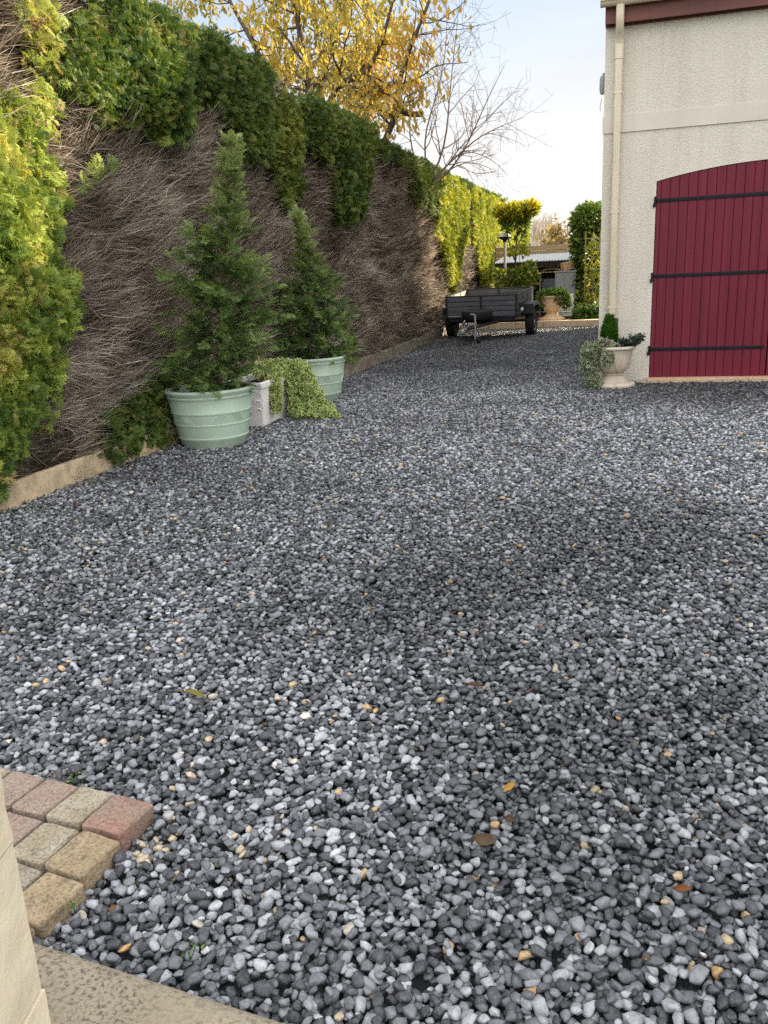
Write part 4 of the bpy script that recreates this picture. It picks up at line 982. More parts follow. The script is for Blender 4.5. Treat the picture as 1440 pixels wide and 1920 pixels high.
def trailing(name, label, cat, loc, blobs, leafm, size, n, seed, stems=()):
    """leafy cascade: blobs = (centre, radii, weight) in world space"""
    rng = np.random.default_rng(seed); t = thing(name, label, cat, loc); T = -np.array(loc, float)
    Wt = np.array([b_[2] for b_ in blobs], float); Wt /= Wt.sum(); P, D = [], []
    for (c, r_, w_), f in zip(blobs, Wt):
        p, d = crown_pts(int(n*f), c, r_, rng, .55); P.append(p); D.append(d)
    P = np.concatenate(P); D = np.concatenate(D); k_ = P[:, 2] > .012; P, D = P[k_], D[k_]; n = len(P)
    D = D*.8+rng.normal(0, .5, (n, 3))+np.array([0, 0, -.35])
    foliage('leaves', t, leafm, LEAF_M, P+T, D, rng.uniform(.6, 1.25, n)*size, rng.random(n), rng.uniform(-3, 3, n), ref=(0, 0, 1))
    if stems:
        V, F = tubes([limb([tuple(Vector(p)) for p in s], .004, .002, 8) for s in stems], 5); link('stems', np_mesh('stems', V+T, F), M['bark'], t, True)
    return t
trailing('trailing_plant', 'pale variegated plant spilling thickly over the trough corner to the gravel', 'plant', (-3.5, 8.3, .4),
         [((-3.58, 8.28, .53), (.2, .36, .07), 2.2), ((-3.37, 8.34, .47), (.14, .26, .10), 2.4), ((-3.29, 8.32, .34), (.11, .26, .14), 2.8), ((-3.23, 8.27, .20), (.15, .27, .13), 3.2), ((-3.15, 8.18, .09), (.22, .28, .08), 3.0), ((-3.0, 8.1, .06), (.15, .18, .06), 1.3), ((-3.14, 8.2, .30), (.08, .12, .06), .5), ((-2.88, 8.08, .03), (.08, .08, .03), .25)],
         M['varieg'], .046, 3600, 31, [[(-3.5, 8.3, .42), (-3.3, 8.28, .55), (-3.2, 8.25, .3), (-3.1, 8.2, .05)]])
trailing('trailing_plant', 'narrow tuft of variegated leaves hanging down the side of the white trough', 'plant', (-3.45, 7.75, .4),
         [((-3.50, 7.97, .50), (.14, .15, .06), 1.6), ((-3.385, 7.80, .40), (.05, .085, .10), 1.2), ((-3.375, 7.79, .27), (.045, .075, .10), 1.1), ((-3.37, 7.79, .17), (.03, .05, .05), .4)], M['varieg'], .042, 900, 32, [[(-3.5, 7.9, .42), (-3.39, 7.8, .46), (-3.38, 7.8, .25)]])
def cane(p0, p1, label):
    o = thing('bamboo_cane', label, 'cane', p0); p0, p1 = Vector(p0), Vector(p1); nb = MB().tube([(0, 0, 0), tuple(p1-p0)], .0055, 7)
    for f in (.25, .5, .75): q = (p1-p0)*f; nb.tube([q, q+(p1-p0).normalized()*.008], .0072, 7)
    nb.build('stick', M['cane'], o)
cane((-3.47, 7.80, .41), (-3.66, 7.70, 1.40), 'long thin bamboo cane leaning left out of the white trough')
cane((-3.66, 7.66, .41), (-3.70, 7.62, .80), 'short bamboo cane in the near corner of the white trough')

# stone urn by the house corner
def urn(loc, k, label, m, prof, flutes=0, group=None):
    t = thing('stone_urn', label, 'urn', loc)
    base = [(.001, 0), (.25, 0), (.255, .012), (.255, .038), (.245, .05), (.18, .062), (.165, .075), (.14, .10), (.115, .128), (.108, .142), (.125, .150), (.128, .162), (.118, .168), (.001, .168)]
    bowl = [(.001, .166), (.115, .168), (.15, .19), (.178, .235), (.195, .30), (.206, .37), (.216, .425), (.222, .44), (.245, .452), (.25, .468), (.243, .482), (.222, .484), (.205, .47), (.19, .42), (.001, .42)]
    wob = (lambda q, z: (.018*abs(math.sin(q*flutes/2))-.009) if .2 < z < .42 else 0) if flutes else None
    MB().lathe([(r_*k, z*k) for r_, z in base], 48).build('foot', m, t, smooth=True)
    MB().lathe([(r_*k, z*k) for r_, z in bowl], 96 if flutes else 48, wob=(lambda q, z: wob(q, z/k)) if wob else None).build('bowl', m, t, smooth=True)
    MB().lathe([(.001, .41*k), (.195*k, .41*k), (.19*k, .452*k), (.001, .46*k)], 24).build('soil', M['soil'], t, smooth=True)
    return t
urn((-.10, 10.39, 0), 1.0, 'weathered cream stone urn planter standing by the house corner', M['urn'], None, 12)
trailing('ivy', 'dusty variegated ivy hanging from the left of the stone urn to the gravel', 'ivy', (-.2, 10.3, .45),
         [((-.22, 10.3, .50), (.13, .14, .07), 1.6), ((-.36, 10.28, .42), (.11, .13, .12), 2.2), ((-.39, 10.27, .28), (.09, .12, .12), 1.8), ((-.34, 10.22, .16), (.08, .10, .10), 1.4), ((-.31, 10.20, .06), (.09, .09, .05), 1.0), ((-.16, 10.15, .36), (.06, .04, .09), .5)],
         M['varieg_ivy'], .036, 2300, 33, [[(-.15, 10.35, .46), (-.3, 10.25, .5), (-.38, 10.25, .3), (-.32, 10.2, .05)], [(-.12, 10.16, .46), (-.1, 10.12, .3), (-.06, 10.15, .2)]])
def small_conifer():
    rng = np.random.default_rng(5); loc = np.array((-.165, 10.46, .45)); t = thing('dwarf_conifer', 'small bright green cone shaped conifer rising from the stone urn', 'conifer', loc)
    n = 1500; z = rng.random(n); rr = .085*np.interp(z, [0, .25, .6, 1], [.75, 1, .75, .08]); q = rng.uniform(0, 6.283, n); f = rng.random(n)**.4
    P = np.stack([rr*f*np.cos(q), rr*f*np.sin(q), .03+.33*z], 1); D = np.stack([np.cos(q)*.35, np.sin(q)*.35, np.ones(n)], 1)+rng.normal(0, .12, (n, 3))
    foliage('foliage', t, leafmat('dwarf_conifer', [(0, (.03, .10, .012)), (.6, (.065, .19, .02)), (1, (.14, .26, .035))], .3, .55), SPRAYS_LACE, P, D, rng.uniform(.04, .075, n), rng.random(n)*.6+.4*z)
    V, F = tubes([limb([(0, 0, -.02), (0, 0, .2), (.003, 0, .33)], .008, .002, 6)], 6); link('trunk', np_mesh('trunk', V, F), M['bark'], t, True)
small_conifer()
def heath():
    rng = np.random.default_rng(6); loc = np.array((.07, 10.40, .45)); t = thing('low_shrub', 'dark grey green bushy plant on the right side of the stone urn', 'plant', loc)
    P, D = [], []
    stems = []
    for i in range(95):
        a = rng.uniform(0, 6.283); d = np.array([math.cos(a)*.8, math.sin(a)*.8, rng.uniform(.4, 1.1)]); L = rng.uniform(.09, .21)*(1.15 if d[0] > 0 else .8)
        e = d/np.linalg.norm(d)*L; e[2] -= .02; stems.append(limb([(0, 0, -.02), e*.6, e], .003, .0015, 5))
        for k_ in range(16): P.append(e*rng.uniform(.45, 1.05)+rng.normal(0, .012, 3)); D.append(d+rng.normal(0, .6, 3))
    P, D = np.array(P), np.array(D)
    foliage('leaves', t, leafmat('heath_leaf', [(0, (.022, .036, .025)), (.6, (.05, .07, .045)), (1, (.10, .125, .08))], .2, .5), LEAF_W, P, D, rng.uniform(.022, .038, len(P)), rng.random(len(P)), rng.uniform(-3, 3, len(P)))
    V, F = tubes(stems, 4); link('stems', np_mesh('stems', V, F), M['bark'], t)
heath()
def flower():
    rng = np.random.default_rng(7); t = thing('cyclamen_flower', 'small pink violet flower among the ivy at the urn rim', 'flower', (-.175, 10.22, .54))
    q = np.linspace(0, 6.283, 8)[:-1]; P = np.zeros((14, 3)); P[7:, 0] = .025; P[7:, 2] = .012
    D = np.concatenate([np.stack([np.cos(q), np.sin(q)*.6-.5, np.ones(7)*.5], 1)]*2)
    foliage('petals', t, leafmat('pink_petal', [(0, (.42, .16, .38)), (1, (.60, .32, .56))], .4, .5), LEAF_W, P, D, .030, rng.random(14), rng.uniform(-1, 1, 14))
    V, F = tubes([limb([(0, .06, -.10), (0, .02, -.04), (0, 0, 0)], .002, .0015, 5)], 5); link('stem', np_mesh('stem', V, F), M['bark'], t)
flower()
o = thing('plant_label', 'dark grey plastic plant holder standing behind the little conifer in the urn', 'plant holder', (-.098, 10.50, .44))
MB().box(-.035, .035, -.004, .004, 0, .36, bevel=.002).build('card', M['barrow'], o); MB().box(-.006, .006, -.010, -.004, 0, .2).build('stake', M['barrow'], o)

#@@TRAILER
def trailer():
    yaw = R(-5.0); t = thing('car_trailer', 'small grey plank sided car trailer with black frame parked by the hedge, nose down', 'trailer', (-2.86, 18.98, 0), yaw)
    tilt = Matrix.Translation((0, 0, .31)) @ Matrix.Rotation(R(3.6), 4, 'X') @ Matrix.Translation((0, 0, -.31))
    w2, f, b_, z0, z1 = .775, -.88, .82, .52, .985
    def panel_x(x0, x1, y, name, bays, thick=.025, inner=None):
        pl = MB(); n = 4; hh = (z1-z0-.05)/n
        for k_ in range(n): pl.box(x0+.02, x1-.02, y-thick/2, y+thick/2, z0+.03+k_*hh+.004, z0+.03+(k_+1)*hh-.004, bevel=.003)
        o = pl.build(name, M['plank'], t, T=tilt)
        fr = MB(); s = .018
        fr.box(x0, x1, y-s, y+s, z0-.005, z0+.03); fr.box(x0, x1, y-s, y+s, z1-.022, z1)
        for i in range(bays+1):
            xx = x0+(x1-x0)*i/bays; wd = .022 if 0 < i < bays else .035
            fr.box(max(x0, xx-wd), min(x1, xx+wd), y-s-.004, y+s+.004, z0-.002, z1+.003)
        for k_ in range(1, n): fr.box(x0, x1, y-.0155, y+.0155, z0+.03+k_*hh-.006, z0+.03+k_*hh+.006)
        fr.build('frame', M['steel_black'], o, T=tilt); return o
    panel_x(-w2, w2, f, 'front_panel', 2); panel_x(-w2, w2, b_, 'tailgate', 2)
    for sx in (-1, 1):
        x = sx*w2; pl = MB(); n = 4; hh = (z1-z0-.05)/n
        for k_ in range(n): pl.box(x-.0125, x+.0125, f+.022, b_-.022, z0+.03+k_*hh+.004, z0+.03+(k_+1)*hh-.004, bevel=.003)
        o = pl.build('side_panel', M['plank'], t, T=tilt)
        fr = MB(); fr.box(x-.017, x+.017, f+.023, b_-.023, z0-.004, z0+.03); fr.box(x-.017, x+.017, f+.023, b_-.023, z1-.02, z1-.001)
        for q in (.33, .66, .97): yy = f+(b_-f)*q; fr.box(x-.021, x+.021, yy-.02, yy+.02, z0-.006, z1+.002)
        fr.build('frame', M['steel_black'], o, T=tilt)
        bb(x-sx*.015-.0015, x-sx*.015+.0015, f+.03, b_-.03, z0+.03, z1-.03).build('lining', M['plank_in'], o, T=tilt)
    bb(-w2+.02, w2-.02, f+.02, b_-.02, z0-.0, z0+.018).build('floor_panel', M['plank_in'], t, T=tilt)
    ch = MB(); 
    for sx in (-.5, .5): ch.box(sx-.025, sx+.025, f, b_, z0-.085, z0-.006)
    for yy in (f+.05, 0, b_-.05): ch.box(-w2+.05, w2-.05, yy-.03, yy+.03, z0-.08, z0-.007)
    ch.tube([(-.80, 0, .33), (.80, 0, .33)], .03, 10); ch.box(-.06, .06, -.06, .06, .32, .45)
    ch.build('chassis', M['steel_black'], t, T=tilt)
    def tyre(c, r_, wd, axis, parent, sg=1):
        ty = MB().lathe([(r_*.60, -wd*.38), (r_*.80, -wd*.5), (r_*.94, -wd*.47), (r_, -wd*.34), (r_*1.0, 0), (r_, wd*.34), (r_*.94, wd*.47), (r_*.80, wd*.5), (r_*.60, wd*.38)], 40, c, axis)
        o = ty.build('tyre', M['rubber'], parent, smooth=True)
        rim = MB().lathe([(q_, z_*sg) for q_, z_ in [(.02, 0), (r_*.5, 0), (r_*.61, wd*.1), (r_*.61, wd*.42), (r_*.52, wd*.36), (r_*.45, wd*.22), (r_*.22, wd*.26), (r_*.16, wd*.40), (.02, wd*.42)]], 32, c, axis)
        rim.build('rim', M['steel'], parent, smooth=True)
    for sx in (-1, 1):
        hub = MB().tube([(sx*.78, 0, .295), (sx*.97, 0, .295)], .035, 10).build('wheel', M['steel_black'], t)
        tyre((sx*.90, 0, .295), .293, .185, 'X', hub, sx)
        # angular mudguard
        pr = [(-.37, .50), (-.37, .70), (-.20, .735), (.22, .735), (.40, .66), (.40, .50), (.375, .50), (.375, .645), (.21, .712), (-.19, .712), (-.345, .68), (-.345, .50)]
        x0, x1 = sorted((sx*.795, sx*1.02)); g_ = MB().prism(pr, x0, x1, 'X'); g_.box(x0, x1, -.375, -.3705, .50, .70)
        x2, x3 = sorted((sx*1.02, sx*1.024)); g_.prism([(-.37, .60), (-.37, .70), (-.20, .735), (.22, .735), (.40, .66), (.40, .6), (.2, .66), (-.2, .66)], x2, x3, 'X')
        g_.build('mudguard', M['steel_black'], t)
    sp = MB().lathe([(.16, -.07), (.24, -.092), (.30, -.088), (.322, -.06), (.325, 0), (.322, .06), (.30, .088), (.24, .092), (.16, .07)], 44, (0, f-.36, .625)).build('spare_tyre', M['rubber'], t, smooth=True, T=tilt)
    MB().lathe([(.02, -.05), (.10, -.04), (.17, .055), (.195, .078), (.15, .06), (.10, .02), (.02, .025)], 32, (0, f-.36, .625)).build('rim', M['steel'], sp, smooth=True, T=tilt)
    db = MB(); db.tube([(-.45, f+.1, .44), (0, -2.15, .44)], .028, 6); db.tube([(.45, f+.1, .44), (0, -2.15, .44)], .028, 6); db.box(-.2, .2, f-.45, f-.3, .425, .462)
    db.tube([(0, f, .44), (0, -2.2, .44)], .03, 8); db.build('drawbar', M['steel_black'], t, T=tilt)
    cp = MB(); cp.box(-.035, .035, -2.42, -2.15, .425, .475, bevel=.012); cp.box(-.045, .045, -2.5, -2.40, .395, .47, bevel=.02); cp.tube([(0, -2.25, .47), (0, -2.3, .60), (0, -2.22, .62)], .012, 8)
    cp.build('coupling', M['steel'], t, smooth=True, T=tilt)
    jw = MB(); jw.tube([(.17, -2.08, .10), (.17, -2.08, .58)], .022, 10); jw.tube([(.17, -2.08, .58), (.09, -2.08, .60), (.07, -2.08, .57)], .009, 7); jw.box(.03, .2, -2.11, -2.05, .38, .43); jw.box(.145, .26, -2.10, -2.06, .16, .18); jw.box(.255, .262, -2.10, -2.06, .06, .18)
    j = jw.build('jockey_wheel', M['steel'], t, smooth=True)
    MB().lathe([(.03, -.026), (.075, -.030), (.088, -.018), (.088, .018), (.075, .030), (.03, .026)], 24, (.235, -2.05, .088), 'X').build('tyre', M['rubber'], j, smooth=True)
    cb = MB(); cb.tube([(0, -2.2, .43), (-.12, -2.15, .36), (-.16, -2.0, .28), (-.08, -1.6, .38), (-.1, -1.0, .48)], .008, 6); cb.tube([(.02, -2.2, .40), (.0, -2.15, .2), (.01, -2.1, .12)], .006, 5)
    cb.build('cable', M['rubber'], t, smooth=True)
    for sx in (-1, 1):
        lm = MB().lathe([(.001, -.018), (.032, -.016), (.036, 0), (.034, .012), (.001, .018)], 20, (sx*.855, f+.12, .76 if sx < 0 else .66), 'Y'); lm.build('marker_lamp', M['lens'], t, smooth=True, T=tilt)
        bb(min(sx*.79, sx*.86), max(sx*.79, sx*.86), f+.135, f+.15, .62, .79).build('lamp_bracket', M['steel_black'], t, T=tilt)
trailer()

#@@FAR
kl = ['pale peach kerb stone seen left of the trailer wheel', 'pale peach kerb stone under the left half of the trailer', 'pale peach kerb stone under the middle of the trailer', 'pale peach kerb stone in front of the far urn', 'pale peach kerb stone right of the far urn', 'pale peach kerb stone nearest the house corner']
xs = [-4.02, -3.3, -2.62, -1.93, -1.26, -.60, -.22]
for i in range(6):
    mb = MB(); mb.box(xs[i]+.003, xs[i+1]-.003, 21.42, 21.80, -.05, .15+.004*(i % 2), bevel=.008); tag(mb.build('kerb_stone', M['kerbstone']), kl[i], 'kerb stone', 'kerb stones of the far border')
u_ = urn((-1.76, 21.98, .145), 1.25, 'pale terracotta urn on the far kerb beside the trailer', M['urn_far'], None)
M['laurel'] = leafmat('laurel_leaf', [(0, (.028, .062, .014)), (.4, (.06, .115, .020)), (.75, (.12, .19, .025)), (1, (.26, .28, .03))], .35, .3, spec=.45)
M['laurel_gold'] = leafmat('golden_leaf', [(0, (.05, .095, .015)), (.4, (.13, .19, .022)), (.7, (.34, .33, .025)), (1, (.55, .44, .03))], .45, .35, spec=.4)
M['bedding'] = leafmat('bedding_leaf', [(0, (.035, .085, .015)), (.5, (.09, .17, .025)), (1, (.22, .28, .05))], .35, .45)
def bushy(name, label, cat, loc, blobs, m, templates, size, n, seed, stems=None, up_=.15, group=None, tintz=.35):
    rng = np.random.default_rng(seed); t = thing(name, label, cat, loc, group=group); T = -np.array(loc, float)
    Wt = np.array([b_[2] for b_ in blobs], float); Wt /= Wt.sum(); P, D = [], []
    for (c, r_, w_), f in zip(blobs, Wt):
        p, d = crown_pts(int(n*f), c, r_, rng, .45); P.append(p); D.append(d)
    P = np.concatenate(P); D = np.concatenate(D); k_ = P[:, 2] > .15; P, D = P[k_], D[k_]; n = len(P); zr = (P[:, 2]-P[:, 2].min())/(np.ptp(P[:, 2])+1e-6)
    D = D*.8+rng.normal(0, .45, (n, 3))+np.array([0, 0, up_])
    foliage('leaves', t, m, templates, P+T, D, rng.uniform(.6, 1.2, n)*size, np.clip(rng.normal(.45, .2, n)+tintz*(zr-.5), 0, 1), rng.uniform(-1.5, 1.5, n))
    if stems:
        V, F = tubes([limb(s, r0, r1, 8) for s, r0, r1 in stems], 6); link('stems', np_mesh('stems', V+T, F), M['bark_tree'], t, True)
    return t
bushy('bedding_plant', 'bright green leafy plant spilling over the far terracotta urn', 'plant', (-1.76, 21.98, .72), [((-1.76, 21.95, .80), (.34, .3, .12), 3), ((-1.52, 21.85, .70), (.2, .18, .16), 2), ((-1.40, 21.82, .56), (.10, .12, .14), .7), ((-2.02, 21.85, .62), (.12, .14, .16), .8)], M['bedding'], LEAF_W, .085, 900, 71, [([(-1.76, 21.98, .68), (-1.74, 21.95, .85)], .008, .004), ([(-1.76, 21.98, .68), (-1.5, 21.9, .75)], .008, .004)])
# standard with a flat golden crown
L0 = (-2.74, 22.3, .14)
bushy('golden_laurel', 'evergreen standard with golden yellow flat topped crown on a thin forked trunk', 'tree', L0,
      [((-2.70, 22.3, 2.82), (.50, .4, .17), 3.4), ((-3.04, 22.3, 2.78), (.18, .25, .16), .9), ((-2.34, 22.3, 2.88), (.20, .25, .15), .9), ((-2.72, 22.3, 2.56), (.33, .3, .15), 1.1), ((-2.93, 22.3, 2.55), (.12, .15, .2), .35), ((-2.5, 22.3, 2.55), (.12, .15, .2), .35), ((-2.6, 22.3, 2.2), (.12, .10, .12), .18)],
      M['laurel_gold'], LEAF, .165, 1500, 72, [([L0, (-2.75, 22.3, .8), (-2.74, 22.3, 1.6), (-2.68, 22.3, 2.1), (-2.66, 22.3, 2.7)], .035, .014), ([(-2.74, 22.3, 1.65), (-2.86, 22.3, 2.0), (-2.97, 22.3, 2.5), (-3.0, 22.3, 2.75)], .022, .01), ([(-2.70, 22.3, 1.95), (-2.5, 22.3, 2.3), (-2.38, 22.3, 2.75)], .02, .009)], .75, tintz=1.1)
bushy('laurel_shrub', 'broad leaved yellow green shrub at the foot of the golden standard', 'shrub', (-2.74, 22.15, .14),
      [((-2.75, 22.1, .95), (.42, .3, .3), 3), ((-2.45, 22.05, 1.22), (.34, .25, .2), 2), ((-3.0, 22.1, 1.2), (.22, .2, .28), 1.4), ((-2.35, 22.05, 1.45), (.2, .18, .12), .7), ((-2.6, 22.1, 1.85), (.22, .18, .12), .7)], M['laurel_gold'], LEAF_W, .14, 800, 73,
      [([(-2.74, 22.15, .14), (-2.6, 22.1, .8), (-2.4, 22.05, 1.4)], .014, .006), ([(-2.74, 22.15, .14), (-2.9, 22.1, .8), (-3.0, 22.1, 1.3)], .014, .006), ([(-2.72, 22.2, .6), (-2.62, 22.1, 1.4), (-2.58, 22.1, 1.9)], .012, .005)], .3, tintz=.35)
bushy('laurel_hedge', 'clipped broad leaved evergreen hedge block at the house corner behind the trellis', 'hedge', (-.7, 23.3, .14),
      [((-.90, 23.5, 2.55), (.52, .45, .42), 3), ((-.90, 23.5, 1.9), (.50, .42, .6), 3), ((-.85, 23.5, 1.1), (.50, .4, .6), 3), ((-.8, 23.4, .5), (.45, .4, .45), 2)], M['laurel'], LEAF, .16, 6200, 74,
      [([(-.8, 23.4, .14), (-.85, 23.4, 1.2), (-.85, 23.4, 2.6)], .04, .015), ([(-.6, 23.4, .14), (-.6, 23.4, 2.6)], .03, .012)], .1, tintz=.55)
bushy('ground_cover_plant', 'low leafy green plants at the base of the trellis behind the kerb', 'plant', (-.85, 22.15, .14), [((-1.02, 22.15, .27), (.24, .2, .14), 2), ((-.72, 22.15, .30), (.26, .2, .17), 2), ((-.5, 22.2, .28), (.2, .2, .14), 1)], M['bedding'], LEAF_W, .13, 420, 75, [([(-.85, 22.15, .14), (-.8, 22.15, .3)], .008, .004)])
bushy('climbing_plant', 'loose climber with yellowish leaves growing through the wooden trellis', 'plant', (-.8, 22.62, .14), [((-.8, 22.6, 1.6), (.2, .07, .5), 2), ((-.72, 22.58, .95), (.28, .12, .4), 3), ((-1.08, 22.55, .6), (.18, .1, .25), 1), ((-.68, 22.62, 2.0), (.15, .06, .25), .7)], M['laurel_gold'], LEAF, .12, 520, 76, [([(-.8, 22.62, .14), (-.85, 22.62, 1.0), (-.75, 22.62, 2.2)], .01, .004)], tintz=.2)
# fan trellis
tr = thing('garden_trellis', 'tall wooden fan trellis standing in front of the clipped evergreen hedge', 'trellis', (-.82, 22.55, .14))
feet = [(-.16, .30), (-.08, .30), (.0, .30), (.08, .30)]
for i, (a, b_) in enumerate([(-.17, -.17), (-.07, .02), (.02, .20), (.10, .38)]):
    MB().tube([(a+.05, 0, .25), (a+.0, 0, .62), (b_, 0, 2.1 if i else 2.13)], .014, 4).build('upright', M['trellis'], tr)
for z in (.50, .75, 1.2, 1.45, 1.7, 1.95): 
    f = max(0, (z-.62)/1.5); bb(-.20, .12+.30*f, -.022, -.012, z-.012, z+.012).build('crossbar', M['trellis'], tr)
# post lamp
lp = thing('lamp_post', 'slim garden post lamp with a wide shallow shade by the far hedge', 'lamp', (-3.02, 22.5, .14))
MB().tube([(0, 0, 0), (0, 0, 1.98)], .034, 14).build('post', M['steel'], lp, smooth=True)
MB().lathe([(.02, 1.96), (.05, 1.98), (.055, 2.02), (.17, 2.085), (.19, 2.10), (.165, 2.105), (.02, 2.05)], 28).build('shade', M['steel_black'], lp, smooth=True)
MB().lathe([(.16, 2.107), (.14, 2.14), (.10, 2.19), (.05, 2.215), (.001, 2.22)], 28).build('lamp_dome', M['lampglass'], lp, smooth=True)
# board fence
fc = thing('board_fence', 'brown horizontal board fence across the end of the garden', 'fence', (-2.3, 26.5, 0))
for i in range(4):
    x = -1.55+i*1.05; bb(x-.045, x+.045, .02, .11, 0, 2.16).build('post', M['fence'], fc)
z = .2
while z < 2.1:
    hh = .155; pb = MB()
    for a, b_ in ((-1.5, -.5), (-.495, .55), (.555, 1.65)):
        pb.box(a, b_, -.012, .012, z+rnd.uniform(-.004, .004), z+hh-.012+rnd.uniform(-.006, .004), bevel=.002)
    pb.build('board', M['fence'], fc); z += hh+.004
# lean-to shelter
sh = thing('lean_to_shelter', 'low dark open shelter with grey sheet roof against the board fence', 'shelter', (-2.45, 25, .14))
t_ = MB()
t_.prism([(-1.05, 1.455), (1.3, 1.69), (1.3, 1.71), (-1.05, 1.475)], -1.08, 1.12, 'X'); 
for i in range(28):
    x = -1.06+i*.079; t_.prism([(-1.06, 1.470), (1.3, 1.706), (1.3, 1.722), (-1.06, 1.487)], x, x+.03, 'X')
t_.build('roof', M['shed_roof'], sh)
for x in (-.98, -.80, 1.02): bb(x-.05, x+.05, -.95, -.86, -.05, 1.44).build('post', M['shed_dark'], sh)
bb(-1.05, 1.08, -.98, -.951, 1.36, 1.455).build('beam', M['shed_dark'], sh)
wl = MB()
for i in range(9): wl.box(-1.03, 1.05, 1.2, 1.23, .02+i*.165, .175+i*.165)
wl.build('back_wall', M['shed_dark'], sh); bb(1.055, 1.075, -.9, 1.2, 0, 1.5).build('side_wall', M['shed_dark'], sh)
bb(-1.03, 1.05, .3, 1.15, 1.0, 1.02).build('shelf', M['shed_dark'], sh)
# grey cabinet, white drawers, cardboard box, frame, dark barrow
cb = thing('storage_cabinet', 'grey upright plastic garden cabinet with ribbed doors in front of the shelter', 'cabinet', (-1.53, 23.45, .14))
bb(-.265, .28, -.18, .2, 0, 1.15).build('body', M['cab'], cb)
for x0, x1 in ((-.262, -.003), (.003, .262)):
    dr = bb(x0, x1, -.197, -.181, .03, 1.14)
    for k_ in range(4): xx = x0+(x1-x0)*(k_+.5)/4; dr.box(xx-.012, xx+.012, -.204, -.197, .06, 1.11, bevel=.004)
    dr.build('door', M['cab'], cb)
bb(-.28, .295, -.21, .21, 1.151, 1.195, bevel=.01).build('lid', M['cab'], cb)
wb_ = thing('drawer_box', 'white plastic drawer unit with four ribbed drawers beside the far urn', 'drawer unit', (-1.53, 23.02, .14))
bb(-.255, .255, -.15, .15, .03, .60).build('body', M['whiteplastic'], wb_)
for k_ in range(4): bb(-.24, .24, -.166, -.151, .045+k_*.138, .172+k_*.138, bevel=.004).box(-.2, .2, -.185, -.166, .14+k_*.138, .158+k_*.138, bevel=.004).build('drawer', M['whiteplastic'], wb_)
for sx in (-.2, .2): bb(sx-.03, sx+.03, -.14, .14, 0, .029).build('foot', M['whiteplastic'], wb_)
bx = thing('cardboard_box', 'open brown cardboard box lying on top of the grey cabinet', 'box', (-1.47, 23.42, 1.335), R(20))
tt = MB(); Tq = Matrix.Rotation(R(-12), 4, 'Y'); tt.box(-.14, .14, -.12, .12, .02, .22, T=Tq); tt.build('carton', M['card'], bx)
MB().box(-.33, -.135, -.11, .11, .012, .018, T=Matrix.Rotation(R(5), 4, 'Y')).build('flap', M['card'], bx); MB().box(.05, .20, -.11, .11, .235, .24, T=Matrix.Rotation(R(28), 4, 'Y')).build('flap', M['card'], bx)
fm = thing('wooden_frame', 'pale wooden frame with a rounded top leaning inside the dark shelter', 'frame', (-2.08, 24.3, .14))
pts = [(-.2, 0, 0), (-.2, 0, 1.05), (-.15, 0, 1.2), (-.03, 0, 1.26), (.25, 0, 1.26), (.4, 0, 1.2)]
MB().tube(pts, .03, 6).build('frame_rail', M['frame'], fm, smooth=True); MB().tube([(-.2, 0, .5), (.4, 0, .5)], .02, 6).tube([(.4, 0, 0), (.4, 0, 1.2)], .025, 6).build('crosspiece', M['frame'], fm)
br = thing('wheelbarrow', 'dark wheelbarrow standing on end inside the shelter', 'wheelbarrow', (-1.98, 24.0, .14))
bm = bmesh.new(); vs = []
for z_, a, d_ in ((.15, .14, .0), (.35, .22, -.1), (.75, .26, -.16), (1.0, .2, -.08)): vs.append([bm.verts.new((-a, 0, z_)), bm.verts.new((-a*.8, d_-.05, z_)), bm.verts.new((a*.8, d_-.05, z_)), bm.verts.new((a, 0, z_))])
for r0, r1 in zip(vs[:-1], vs[1:]):
    for k_ in range(4): bm.faces.new((r0[k_], r0[(k_+1) % 4], r1[(k_+1) % 4], r1[k_]))
bm.faces.new(vs[0]); bm.faces.new(vs[-1]); bmesh.ops.recalc_face_normals(bm, faces=bm.faces); mb = MB(); mb._add(bm); mb.build('tray', M['barrow'], br)
for sx in (-.22, .22): MB().tube([(sx, .06, 0), (sx*.9, .08, .7), (sx*1.1, .02, 1.15)], .016, 7).build('handle', M['steel_black'], br)
MB().lathe([(.05, -.03), (.15, -.04), (.17, 0), (.15, .04), (.05, .03)], 24, (0, -.02, .17), 'X').build('wheel', M['rubber'], br, smooth=True)

